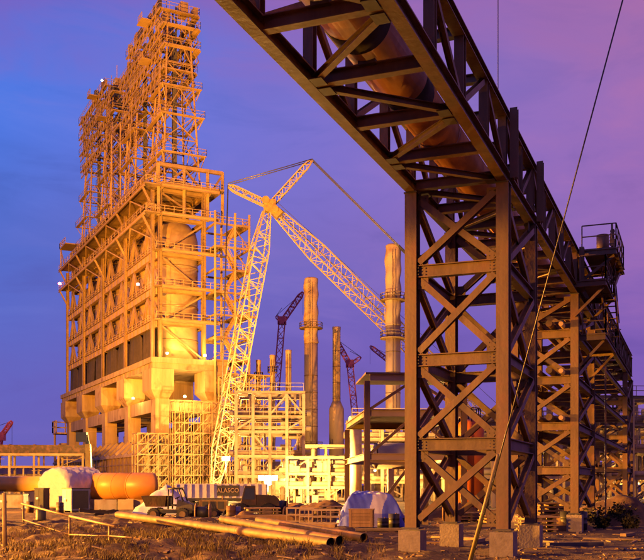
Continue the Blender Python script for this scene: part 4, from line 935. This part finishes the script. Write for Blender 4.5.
# wheel loader
c = on(252, 520, 60); wl = thing('wheel_loader', c, 'white wheel loader with big dark tyres left of the star lamp', 'loader'); X = V((1, .1, 0)).normalized(); Y = V((-.1, 1, 0)).normalized(); ax = (X, Y, UP); Q = lambda x, y_, z: c+X*x+Y*y_+UP*z
for x in (-.75, .95):
    for y_ in (-.7, .7): wheel(wl, Q(x, y_, .5), .5, .42, Y)
MB().box(Q(.1, 0, .7), (2.3, .9, .35), ax).build('chassis', 'black_paint', wl)
hd2 = MB(); hd2.add([Q(x, y_, z) for y_ in (-.5, .5) for x, z in ((.25, .85), (1.7, .85), (1.7, 1.25), (1.4, 1.5), (.25, 1.55))], [(4, 3, 2, 1, 0), (5, 6, 7, 8, 9)]+[(i, (i+1) % 5, (i+1) % 5+5, i+5) for i in range(5)]); hd2.build('engine_hood', 'pipe_line', wl)
cb = MB(); cb.add([Q(x, y_, z) for y_ in (-.55, .55) for x, z in ((-.75, .9), (.25, .9), (.2, 2.1), (-.45, 2.1))], [(0, 1, 2, 3)[::-1], (4, 5, 6, 7), (0, 1, 5, 4), (1, 2, 6, 5), (2, 3, 7, 6), (3, 0, 4, 7)]); cb = cb.build('cab', 'pipe_line', wl)
MB().add([Q(x, -.565, z) for x, z in ((-.6, 1.25), (.15, 1.25), (.12, 1.95), (-.40, 1.95))], [(0, 1, 2, 3)]).build('side_window', 'glass_dark', cb)
MB().add([Q(x, y_, z) for x, z in ((-.665, 1.25), (-.48, 2.0)) for y_ in (-.45, .45)], [(0, 1, 3, 2)]).build('windshield', 'glass_dark', cb)
MB().path([Q(-.4, -.35, 1.0), Q(-1.3, -.35, .9), Q(-1.75, -.35, .35)], .09, 6).path([Q(-.4, .35, 1.0), Q(-1.3, .35, .9), Q(-1.75, .35, .35)], .09, 6).build('lift_arm', 'black_paint', wl)
bk = MB(); bk.add([Q(x, y_, z) for y_ in (-.85, .85) for x, z in ((-1.7, .7), (-1.75, .12), (-2.35, .08), (-1.9, .2))], [(0, 1, 2, 3), (7, 6, 5, 4), (0, 4, 5, 1), (1, 5, 6, 2), (2, 6, 7, 3), (3, 7, 4, 0)]); bk.build('bucket', 'steel_dark', wl)
# sloping lilac heap cover behind the dumper
hp = MB(); c = on(166, 512, 72)
vs_ = []; n = 14
for j in range(n+1):
    for i in range(n+1):
        u, v_ = i/n*2-1, j/n*2-1; z = max(0, 1-max(abs(u), abs(v_))*1.0)**.8*2.3; vs_.append(c+V((u*2.3, v_*2.0, z+.06*math.sin(9*u+3*v_)+.05*math.sin(13*v_)-.05)))
hp.add(vs_, [(j*(n+1)+i, j*(n+1)+i+1, (j+1)*(n+1)+i+1, (j+1)*(n+1)+i) for j in range(n) for i in range(n)], True)
tag(hp.build('covered_heap', 'tarp_white'), 'pale lilac sheeted heap behind the site dumper', 'covered heap')
# yellow telescopic boom behind the wrapped vessel
c = on(90, 495, 120); yb = thing('telescopic_boom', c, 'yellow telescopic boom with a dark head rising behind the wrapped vessel', 'boom lift')
MB().box(c+UP*.9, (3.2, 2, 1.0)).build('carrier', 'yellow_paint', yb)
for x in (-1.1, 1.1): wheel(yb, c+V((x, -1.05, .5)), .5, .35, (0, 1, 0)); wheel(yb, c+V((x, 1.05, .5)), .5, .35, (0, 1, 0))
t1 = px(88, 444, 120); MB().bar(c+UP*1.3, t1, .62, .7).build('boom', 'yellow_paint', yb); MB().bar(t1-V((0, 0, .2)), px(86.5, 435, 120), .42, .45).build('inner_boom', 'black_paint', yb)
MB().box(px(82, 437, 120), (1.3, 1.0, 1.2)).build('work_basket', 'black_paint', yb)

# ------------------------------------------------------------------ line pipes and timber in the foreground
def line_pipe(a, b, r, label):
    t = thing('line_pipe', (a+b)/2-V((0, 0, r)), label, 'pipe', 'line pipes lying on the ground'); d = (b-a).normalized()
    MB().cyl(a, b, r, n=24, caps=False).cyl(a+d*.0, b, r*.9, n=24, caps=False).build('shell', 'pipe_line', t)
    for e, s_ in ((a, 1), (b, -1)):
        MB().cyl(e+d*(s_*.25), e+d*(s_*.27), r*.895, n=20).build('bore_plug', 'pipe_bore', t); m = MB(); _, x_, y_, _l = _frame(V((0, 0, 0)), d)
        q = [e+(x_*math.cos(2*math.pi*i/24)+y_*math.sin(2*math.pi*i/24))*rr for rr in (r*1.012, r*.9) for i in range(24)]; m.add(q, [(i, (i+1) % 24, (i+1) % 24+24, i+24) for i in range(24)]).build('rim', 'pipe_bore', t)
    m = (b-a).length
    for k in range(1, 3): MB().cyl(a+d*(m*k/3-.03), a+d*(m*k/3+.03), r*1.015, n=24).build('weld', 'pipe_line', t)
    return t
def gp(x, yc, d, r): c = px(x, yc, d); c.z = max(gz(c.x, c.y)+r+.02, c.z); return c
LP = [((118, 514.5, 47), (331, 547, 30.6), .175, 'longest brown line pipe running from the orange pipe to the yard centre'),
      ((222, 526, 44), (340, 543, 32.5), .165, 'brown line pipe lying just behind the longest one'),
      ((258, 522, 46), (364, 539.5, 36.6), .17, 'brown line pipe with a dark open end beside the trestle footing')]
for a, b, r, lb in LP:
    A, B = gp(*a, r), gp(*b, r); line_pipe(A, B, r, lb)
    for f in (.18, .55, .86):
        c = A+(B-A)*f; g = gz(c.x, c.y)
        if c.z-r-g > .03:
            nm = ('far', 'middle', 'near')[(.18, .55, .86).index(f)]
            d = (B-A).normalized(); tag(MB().box((c.x, c.y, (g-.08+c.z-r)/2), (.18, .9, c.z-r-g+.08), (d, d.cross(UP), UP)).build('timber_sleeper', 'old_wood'), 'timber sleeper under the %s part of the %s' % (nm, {.175: 'longest line pipe', .165: 'second line pipe', .17: 'third line pipe'}[r]), 'sleeper', 'sleepers under the line pipes')
# boards lying about
def board(x, y_, d, ln, wd, h, rz, label, m='wood', z=0, group='loose timbers in the yard'):
    c = on(x, y_, d); X = V((math.cos(rz), math.sin(rz), 0)); return tag(MB().box(c+UP*(h/2+z), (ln, wd, h), (X, V((-X.y, X.x, 0)), UP)).build('timber_board', m), label, 'timber', group)
board(285, 527, 47, 5.2, .5, .16, -.25, 'long pale board on the ground below the star lamp')
board(272, 521, 52, 4.0, .8, .35, .1, 'thick pale timber stack beam left of the pipe frames', 'wood')
board(390, 531, 44, 3.2, .35, .12, .05, 'flat plank in front of the wooden crate', 'old_wood')
board(425, 533, 40, 3.0, .3, .10, -.1, 'plank between the two left trestle footings', 'old_wood')
board(96, 541, 33.5, 1.1, .25, .05, .6, 'short pale plank on the weedy mound behind the railing', 'wood')
# stacked tube frames
for k, (x, d) in enumerate(((300, 51), (313, 50.5), (326, 50))):
    c = on(x, 521, d); t = thing('tube_trestle', c, ('left', 'middle', 'right')[k]+' one of the three pale tube frames lying behind the line pipes', 'tube frame', 'pale tube frames in a row')
    for z in (.08, .42, .78): MB().bar(c+V((-.75, 0, z)), c+V((.75, 0, z)), .07).build('rail', 'white_paint', t); MB().bar(c+V((-.75, .9, z)), c+V((.75, .9, z)), .07).build('rail', 'white_paint', t)
    for x_ in (-.72, -.24, .24, .72):
        for y_ in (0, .9): MB().bar(c+V((x_, y_, 0)), c+V((x_, y_, .82)), .06).build('post', 'white_paint', t)
        MB().bar(c+V((x_, 0, .42)), c+V((x_, .9, .42)), .05).build('tie', 'white_paint', t)
# spoil heap behind frames
def heap(x, y_, d, sx, sy, h, label, m='earth_clod'):
    c = on(x, y_, d); q = MB(); n = 26; sd_ = random.random()*50
    vv = []
    for j in range(n+1):
        for i in range(n+1):
            u, v_ = i/n*2-1, j/n*2-1; rr = math.sqrt(u*u+v_*v_); z = max(-.05, h*(max(0, 1-rr*rr)**1.3)*(.55+.7*vn(u*2.6+sd_, v_*2.6))+.16*h*(vn(u*8+sd_, v_*8)-.5)*min(1, 3*max(0, 1-rr))-.06*max(0, rr-.9)*10); vv.append(c+V((u*sx, v_*sy, z)))
    q.add(vv, [(j*(n+1)+i, j*(n+1)+i+1, (j+1)*(n+1)+i+1, (j+1)*(n+1)+i) for j in range(n) for i in range(n)], True)
    return tag(q.build('spoil_heap', m), label, 'earth heap', 'spoil heaps')
heap(324, 514, 68, 2.6, 2.2, 1.35, 'brown spoil heap behind the tube frames')
heap(296, 512, 75, 2.4, 2.2, .7, 'lower spoil heap beside the star lamp')
heap(612, 525, 55, 3.5, 3, 1.6, 'dark rubble heap at the right edge')
heap(560, 531, 47, 1.8, 1.2, .7, 'small rubble heap beside the second trestle footing')
# blue and white tarpaulin over a pile
c = on(371, 527, 51); q = MB(); n = 96; vv = []
for j in range(n+1):
    for i in range(n+1):
        u, v_ = i/n*2-1, j/n*2-1; e = max(abs(u), abs(v_)); h = 1.75*(1-max(0, (e-.45)/.55)**1.6)*(1-.12*u)+(.09*math.sin(3.2*u+2*v_+.6)+.03*math.sin(17*u-9*v_)+.05*abs(math.sin(9*v_+6*u))+.02*math.sin(31*u+13*v_))-.08*e
        vv.append(c+V((u*1.85*(1+.06*math.sin(9*v_)), v_*1.5*(1+.06*math.sin(8*u)), max(.0, h))))
q.add(vv, [(j*(n+1)+i, j*(n+1)+i+1, (j+1)*(n+1)+i+1, (j+1)*(n+1)+i) for j in range(n) for i in range(n)], True)
tp = q.build('tarpaulin', ['tarp_blue', 'tarp_white'])
for k, p in enumerate(tp.data.polygons):
    i = k % n; j = k//n*40/n; u = i/n
    p.material_index = 1 if (.48 < u+.03*math.sin(j*.5) < .67) else 0
tag(tp, 'blue and white striped tarpaulin draped over a pile', 'tarpaulin')
# wooden crate
def crate(x, y_, d, s3, label, rz=-.1):
    c = on(x, y_, d); t = thing('wooden_crate', c, label, 'crate', 'wooden crates'); X = V((math.cos(rz), math.sin(rz), 0)); Y = V((-X.y, X.x, 0)); a, b, h = s3; n = 5
    MB().box(c+UP*(h/2+.05), (a-.06, b-.06, h-.06), (X, Y, UP)).build('box_core', 'old_wood', t)
    for k in range(n):
        z = .08+h/n*(k+.5); MB().box(c-Y*(b/2)+UP*z, (a, .04, h/n*.90), (X, Y, UP)).build('plank', 'wood', t); MB().box(c+X*(a/2)+UP*z, (.04, b, h/n*.90), (X, Y, UP)).build('plank', 'wood', t)
    for s_ in (-1, 1): MB().box(c-Y*(b/2+.035)+X*(s_*(a/2-.08))+UP*(h/2+.08), (.12, .03, h), (X, Y, UP)).build('batten', 'wood', t)
    MB().box(c+UP*(h+.1), (a+.06, b+.06, .05), (X, Y, UP)).build('lid', 'wood', t)
crate(361.5, 528, 47.5, (1.2, 1.0, .85), 'plywood crate standing in front of the tarpaulin')
for k, (x, d, h) in enumerate(((383, 48.5, .55), (394, 49, .75), (404, 50, .5))):
    c = on(x, 527, d); t = thing('oil_drum', c, ('dark oil drum right of the crate', 'taller dark oil drum beside the trestle column', 'low dark drum behind the trestle column')[k], 'drum', 'dark drums by the crate')
    MB().lathe([(.29, .0), (.29, h*.33), (.31, h*.35), (.29, h*.37), (.29, h*.66), (.31, h*.68), (.29, h*.70), (.29, h), (.26, h)], c, 18).build('body', 'black_paint', t); MB().cyl(c+V((.1, 0, h-.01)), c+V((.1, 0, h+.04)), .04, n=8).build('bung', 'steel', t)
# pallets and crates near the second tower
def pallet_stack(x, y_, d, n, label, wdt=2.3, rz=.35):
    c = on(x, y_, d); t = thing('plank_stack', c, label, 'timber stack', 'timber stacks by the trestle'); X = V((math.cos(rz), math.sin(rz), 0)); Y = V((-X.y, X.x, 0))
    for k in range(n):
        z = .06+k*.19
        for j in (-1, 0, 1): MB().box(c+X*(j*wdt*.4)+UP*z, (.12, 1.1, .1), (X, Y, UP)).build('bearer', 'old_wood', t)
        for j in range(5): MB().box(c+Y*(-.5+j*.25)+X*(random.uniform(-.08, .08))+UP*(z+.09), (wdt*random.uniform(.92, 1.05), .2, .07), (X, Y, UP)).build('plank', 'wood' if random.random() < .6 else 'old_wood', t)
pallet_stack(551, 527, 48.5, 7, 'tall stack of pale planks between the trestle towers')
pallet_stack(537, 531, 44.5, 4, 'low stack of planks beside the nearest tower footing', 1.7, .1)
pallet_stack(470, 516, 58, 3, 'small plank stack seen under the nearest trestle tower', 1.8, 0)
for k, (x, d) in enumerate(((566, 46.5), (573, 47.5), (581, 46.0))):
    c = on(x, 530, d); t = thing('oil_drum', c, ('left', 'middle', 'right')[k]+' one of three dark drums in front of the second trestle tower', 'drum', 'dark drums by the second tower')
    MB().lathe([(.29, .0), (.29, .3), (.31, .32), (.29, .34), (.29, .58), (.31, .6), (.29, .62), (.29, .9), (.26, .9)], c, 18).build('body', 'black_paint', t); MB().cyl(c+V((.1, 0, .89)), c+V((.1, 0, .94)), .04, n=8).build('bung', 'steel', t)
deb = [(455, 535, 39), (478, 540, 36), (520, 536, 40), (545, 540, 36.5), (590, 537, 40), (612, 540, 38), (440, 522, 50), (487, 524, 50), (628, 535, 42), (575, 545, 34.5), (425, 540, 36)]
for k, (x, y_, d) in enumerate(deb):
    board(x, y_, d, random.uniform(1.0, 2.6), random.uniform(.12, .3), random.uniform(.05, .14), random.uniform(-1.2, 1.2), 'loose %s plank on the dirt %s' % (('short', 'dark', 'worn')[k % 3], ('behind the left front footing', 'between the front footings', 'right of the front right footing', 'in the open dirt before the plank stacks', 'before the right bushes', 'near the lower right corner', 'behind the rear left footing', 'under the middle of the nearest trestle', 'at the right edge before the bushes', 'closest to the camera on the right', 'just left of the guy wire')[k]), random.choice(['wood', 'old_wood', 'steel_dark']))
def cable_drum(x, y_, d, r, label, m='wood'):
    c = on(x, y_, d); t = thing('cable_drum', c, label, 'cable drum', 'cable drums in the yard'); a = random.uniform(-.4, .4); X = V((math.cos(a), math.sin(a), 0)); h = c+UP*r
    for s_ in (-1, 1): MB().cyl(h+X*(s_*.42-.04), h+X*(s_*.42+.04), r, n=22).build('flange', m, t)
    MB().cyl(h-X*.38, h+X*.38, r*.66, n=18).build('cable_winding', 'black_paint', t)
cable_drum(203, 520, 58, .55, 'wooden cable drum between the dumper and the compressor')
cable_drum(281, 517, 63, .7, 'large cable drum in front of the star lamp')
cable_drum(292, 518, 60, .5, 'smaller cable drum right of the large one')
cable_drum(452, 521, 55, .6, 'cable drum behind the rear left trestle footing')
pallet_stack(262, 522, 55, 4, 'plank stack left of the large cable drum', 2.0, .2)
pallet_stack(335, 518, 60, 5, 'plank stack behind the tube trestles', 1.8, -.2)
pallet_stack(196, 515, 66, 3, 'plank stack behind the dumper wheel', 2.0, .1)
pallet_stack(500, 519, 56, 4, 'plank stack behind the front right trestle column', 2.2, .2)
for k, (x, d, y_) in enumerate(((231, 57, 522), (236, 58, 522), (318, 57, 520), (347, 53, 524), (517, 52, 522), (525, 53, 522), (60, 70, 515), (30, 74, 513))):
    c = on(x, y_, d); t = thing('oil_drum', c, ('rusty drum left of the loader wheel', 'second rusty drum by the loader wheel', 'rusty drum behind the tube trestles', 'rusty drum left of the tarpaulin', 'rusty drum behind the front right footing', 'rusty drum beside the rear right footing', 'rusty drum in front of the wrapped vessel', 'rusty drum left of the black cabinet')[k], 'drum', 'rusty drums about the yard')
    MB().lathe([(.29, .0), (.29, .3), (.31, .32), (.29, .34), (.29, .58), (.31, .6), (.29, .62), (.29, .88), (.26, .88)], c, 16).build('body', random.choice(['pipe_line', 'steel_dark', 'cabinet_blue', 'pipe_line']), t); MB().cyl(c+V((.1, 0, .87)), c+V((.1, 0, .92)), .04, n=8).build('bung', 'steel', t)
heap(240, 524, 52, 1.6, 1.0, .5, 'low dirt heap beside the loader'); heap(455, 524, 60, 2.6, 1.6, .9, 'dirt heap behind the nearest trestle')
# railing on the mound
posts = [(23.5, 504, 532), (69.6, 516, 541), (109.5, 525, 551)]
P3 = []
for x, yt, yb_ in posts:
    d = 44 if x < 30 else 37.5 if x < 80 else 31.5; c = on(x, yb_, d); t_ = px(x, yt, d); P3.append((c, t_))
rl = thing('railing', P3[1][0], 'rusty tube railing along the weedy mound', 'railing')
for c, t_ in P3: MB().cyl(c-V((0, 0, .25)), t_, .045, n=8).build('post', 'steel', rl)
ex_ = P3[2][1]+(P3[2][1]-P3[1][1])*.12
MB().path([P3[0][1]+(P3[0][1]-P3[1][1])*.05, P3[1][1], ex_], .05, 8).build('top_rail', 'steel', rl)
MB().path([P3[0][0]+V((0, 0, .35)), P3[1][0]+V((0, 0, .12)), P3[2][0]+V((0, 0, .25)), P3[2][0]+(P3[2][0]-P3[1][0])*.45+V((0, 0, .28))], .03, 6).build('bottom_rail', 'steel', rl)
c = on(5, 551, 31.5); t = thing('timber_post', c, 'dark upright post with a side rail at the lower left', 'post'); MB().cyl(c-V((0, 0, .4)), px(4.2, 493, 31.5), .08, .07, 10).build('post', 'old_wood', t)
MB().bar(px(4, 521, 31.6), px(24, 523, 44), .05).bar(px(-6, 557, 31), px(5, 548, 31.5), .09).build('rail', 'old_wood', t)
c = on(41, 526, 50); t = thing('fuel_can', c, 'small dark canister on the ground behind the railing', 'canister'); MB().lathe([(.26, 0), (.27, .05), (.27, .55), (.2, .62), (.07, .64), (.07, .72)], c, 14).build('body', 'black_paint', t); MB().path([c+V((-.15, 0, .6)), c+V((0, 0, .82)), c+V((.15, 0, .6))], .03, 6).build('handle', 'steel', t)
# scrap steel lengths in front of cabinets
for k in range(7):
    x = 84+5*k; d = 72-3*(k % 3); a = on(x, 515, d); b = a+V((2.2*math.cos(.5*k), 1.2*math.sin(k), .0)); b.z = gz(b.x, b.y)
    tag(MB().ibeam(a+V((0, 0, .16+.1*(k % 2))), b+V((0, 0, .16+.15*(k % 3))), .2, .16).build('scrap_steel', 'steel_dark'), '%s piece of dark scrap steel on the ground under the orange pipe' % ('leftmost', 'second', 'third', 'fourth', 'fifth', 'sixth', 'rightmost')[k], 'scrap steel', 'scrap steel pieces')

# ------------------------------------------------------------------ earth clods, weeds, shrubs
q = MB(); base = [V((0, 0, 1)), V((0, 0, -1)), V((1, 0, 0)), V((-1, 0, 0)), V((0, 1, 0)), V((0, -1, 0))]; fo = [(0, 2, 4), (0, 4, 3), (0, 3, 5), (0, 5, 2), (1, 4, 2), (1, 3, 4), (1, 5, 3), (1, 2, 5)]
for k in range(4200):
    y_ = 26+34*random.random()**1.6; x = random.uniform(-.40, .40)*y_; s_ = .015+.075*random.random()**4; z = gz(x, y_)
    q.add([V((x, y_, z))+V((b.x*random.uniform(.6, 1.4), b.y*random.uniform(.6, 1.4), b.z*random.uniform(.4, .9)))*s_ for b in base], fo, True)
q2 = MB()
for k in range(420):
    y_ = 27+30*random.random()**1.3; x = random.uniform(-.36, .40)*y_; a = random.uniform(0, 3.14); l_ = .12+.6*random.random()**2
    c = V((x, y_, gz(x, y_)+.03)); d = V((math.cos(a), math.sin(a), random.uniform(-.05, .15))); q2.bar(c-d*l_/2, c+d*l_/2, random.uniform(.03, .12), random.uniform(.02, .06))
tag(q2.build('debris', 'old_wood', None, 'stuff'), 'small wood and metal scraps littering the dirt', 'debris')
tag(q.build('clods', 'earth_clod', None, 'stuff'), 'loose brown clods and stones strewn over the ground', 'clods')
q = MB()
def tuft(x, y_, h, n):
    z = gz(x, y_)-.02
    for i in range(n):
        a = random.uniform(0, 6.28); l = h*random.uniform(.5, 1.1); b = V((x+random.gauss(0, .08), y_+random.gauss(0, .08), z)); o = V((math.cos(a), math.sin(a), 0)); s_ = V((-o.y, o.x, 0))*.011
        m1 = b+o*(l*.22)+UP*(l*.6); t1 = b+o*(l*.6)+UP*(l*.9); q.add([b-s_, b+s_, m1+s_*.8, m1-s_*.8, t1], [(0, 1, 2, 3), (3, 2, 4)])
for k in range(1900):
    y_ = 27+17*random.random()**1.4; x = random.gauss(-6.0, 3.8); 
    if x > 2 or vn(x*.8+5, y_*.8) < .34: continue
    tuft(x, y_, random.uniform(.12, .42), 9)
tag(q.build('weeds', 'dry_weed', None, 'stuff'), 'dry brown weeds covering the foreground mound', 'weeds')
def shrub(c, s_, n, label):
    t = thing('shrub', c, label, 'shrub', 'shrubs at the right edge'); st = MB(); lf = MB()
    for k in range(9):
        a = random.uniform(0, 6.28); tip = c+V((math.cos(a)*s_*random.uniform(.3, .9), math.sin(a)*s_*random.uniform(.3, .9), s_*random.uniform(.5, 1.1))); st.cyl(c, tip, .025, .008, 5)
        for i in range(n//9):
            p = c+(tip-c)*random.uniform(.35, 1.08)+V((random.gauss(0, .17*s_), random.gauss(0, .17*s_), random.gauss(0, .13*s_))); p.z = max(p.z, c.z+.03); d1 = V((random.gauss(0, 1), random.gauss(0, 1), random.gauss(0, .7))).normalized()*.10; d2 = d1.cross(V((random.random(), random.random(), random.random()))).normalized()*.05
            lf.add([p-d1, p+d2, p+d1, p-d2], [(0, 1, 2, 3)])
    st.build('stem', 'bark', t); lf.build('foliage', 'shrub_leaf', t)
for k, (x, d, s_) in enumerate(((590, 52, .8), (606, 56, 1.1), (622, 53, 1.0), (638, 57, 1.3), (600, 49, .55), (630, 48, .6))):
    shrub(on(x, 525, d), s_, 700, ('dark bush beside the second tower footing', 'round dark bush on the rubble heap', 'bush just left of the rightmost bushes', 'tallest dark bush at the right edge', 'low bush in front of the rubble heap', 'low bush at the lower right edge')[k])

# ------------------------------------------------------------------ lamps
c = on(268, 483, 104); sl_ = thing('light_tower', c, 'mobile light tower with the dazzling star-like lamp at the centre', 'light tower')
MB().box(c+UP*.55, (1.4, .9, .7)).build('generator_box', 'yellow_paint', sl_)
for y_ in (-.5, .5): wheel(sl_, c+V((0, y_, .3)), .3, .18, (0, 1, 0))
MB().cyl(c+UP*.9, c+UP*2.2, .06, n=8).build('mast', 'steel', sl_)
k = MB().box(c+V((0, 0, 2.45)), (.7, .3, .5)).build('lamp_head', 'black_paint', sl_)
for s_ in (-1, 1): MB().box(c+V((0, s_*.17, 2.45)), (.6, .03, .42)).build('lens', 'lamp_white', k)
for xx in (-.75, 0, .75):  # upper row of heads added to widen the lamp's white glare
    k2 = MB().box(c+V((xx, 0, 3.0)), (.68, .3, .5)).build('lamp_head', 'black_paint', sl_)
    for s_ in (-1, 1): MB().box(c+V((xx, s_*.17, 3.0)), (.6, .03, .42)).build('lens', 'lamp_white', k2)
MB().bar(c+V((-1.0, 0, 2.72)), c+V((1.0, 0, 2.72)), .06).build('crossbar', 'steel', sl_)
lamp('star_light', c+V((0, -.6, 2.5)), 45000, WARM, sl_, .3); lamp('star_light', c+V((0, .7, 2.6)), 120000, WARM, sl_, .3)
c = on(226, 490, 148); s2_ = thing('light_tower', c, 'second light tower glaring at the foot of the folded jib', 'light tower')
MB().box(c+UP*.55, (1.4, .9, .7)).build('generator_box', 'yellow_paint', s2_); MB().cyl(c+UP*.9, c+UP*6, .06, n=8).build('mast', 'steel', s2_); k = MB().box(c+V((0, 0, 6.3)), (1.2, .5, .6)).build('lamp_head', 'black_paint', s2_)
MB().box(c+V((0, .27, 6.3)), (1.0, .03, .5)).build('lens', 'lamp_white', k); MB().box(c+V((0, -.27, 6.3)), (1.0, .03, .5)).build('lens', 'lamp_white', k); lamp('tower_wash', c+V((0, -1.0, 6.3)), 60000, WARM, s2_, .5); lamp('tower_wash', c+V((0, 1.0, 6.3)), 210000, WARM, s2_, .5)
flood_mast((-100, 125, 0), 30, T(30, 4, 74), 800000, 'tall floodlight mast left of the drum tower', 62)
flood_mast((-46, 62, 0), 22, T(20, 4, 78), 2500000, 'tall floodlight mast in front of the drum tower', 58)
def cutoff(b, h, to, zc, ang):      # aim so that the upper edge of the beam passes just under height zc above the point 'to'
    b, to = V(b), V(to); d = to-b; d.z = 0; D = d.length; e = math.atan2(zc-h, D)-math.radians(ang/2)
    return b+d.normalized()*10+V((0, 0, h+10*math.tan(e)))
flood_mast((-26, 6, 0), 9.0, cutoff((-26, 6, 0), 9.35, (5.4, 28.5, 0), 11.3, 130), 100000, 'floodlight mast lighting the trestle from the camera side', 130, .05)
flood_mast((-75, 62, 0), 8.0, cutoff((-75, 62, 0), 8.35, (14, 48, 0), 15.0, 74), 2500000, 'floodlight mast at the far left side of the yard', 74, .06)
flood_mast((-24, 34, 0), 10.6, (3, 20.5, 13.6), 30000, 'unseen floodlight mast added to light the overhead pipe', 48, .4)  # added out of view to warm the pipe inside the truss
flood_mast((-15, 40, 0), 3.0, (4, 22.5, 14.2), 26000, 'low floodlight beside the railing', 42, .4)
flood_mast((-22, 29, 0), 9.0, (-13, 31, 0), 34000, 'unseen floodlight mast added to light the weedy mound', 112, .6)  # added off-frame as a ground wash for the foreground dirt
flood_mast((-64, 122, 0), 12, T(12, 0, 14), 420000, 'unseen floodlight mast added to brighten the drum tower base', 62)  # unseen fill, added to lift the dim foot of the tower
flood_mast((-36, 66, 0), 9, (-24, 86, 2.5), 120000, 'unseen floodlight mast added to brighten the orange pipe and wrapped vessel', 52)  # added outside the view as front light for pipe and wrapped vessel
def fixture(p, power, where, color=WARM):
    t = thing('plant_lamp', p, 'small glaring lamp '+where, 'lamp', 'small lamps in the distant plant')
    MB().lathe([(.05, .25), (.22, .2), (.26, 0), (.10, -.05)], p+V((0, 0, .05)), 10).build('shade', 'steel_dark', t); MB().lathe([(.05, -.18), (.16, -.12), (.16, 0)], p, 8).build('bulb', 'lamp_sodium', t)
    if power: lamp('plant_light', p-V((0, 1.2, .5)), power, color, t, .3)
for x, y_, d, pw, wh in ((606, 470, 163, 5000, 'left of the plant under the dark pipe bridge'), (617, 480, 163, 5000, 'low in the middle of the dark pipe bridge'), (628, 465, 188, 9000, 'highest of those behind the dark pipe bridge'), (638, 483, 163, 5000, 'low at the right picture edge'),
        (633, 474, 163, 0, 'near the right edge at mid height of the bridge'), (612, 486, 188, 0, 'lowest behind the dark pipe bridge'), (603, 478, 188, 0, 'just right of the third trestle tower'), (540, 470, 104, 2500, 'behind the bracing of the second trestle tower'), (560, 455, 104, 0, 'higher up behind the second trestle tower'),
        (440, 470, 91, 1800, 'beside the left column of the nearest trestle'), (480, 474, 91, 0, 'behind the orange tank in the nearest trestle'), (398, 462, 123, 2500, 'behind the open three-deck frame near its column'), (375, 470, 123, 2500, 'above the tarpaulin behind the open frame'), (330, 476, 163, 9000, 'under the slim stack'), (290, 476, 200, 9000, 'on the shed behind the white racks'), (430, 474, 182, 7000, 'on the shed between the trestle columns')): fixture(px(x, y_, d), pw, wh)
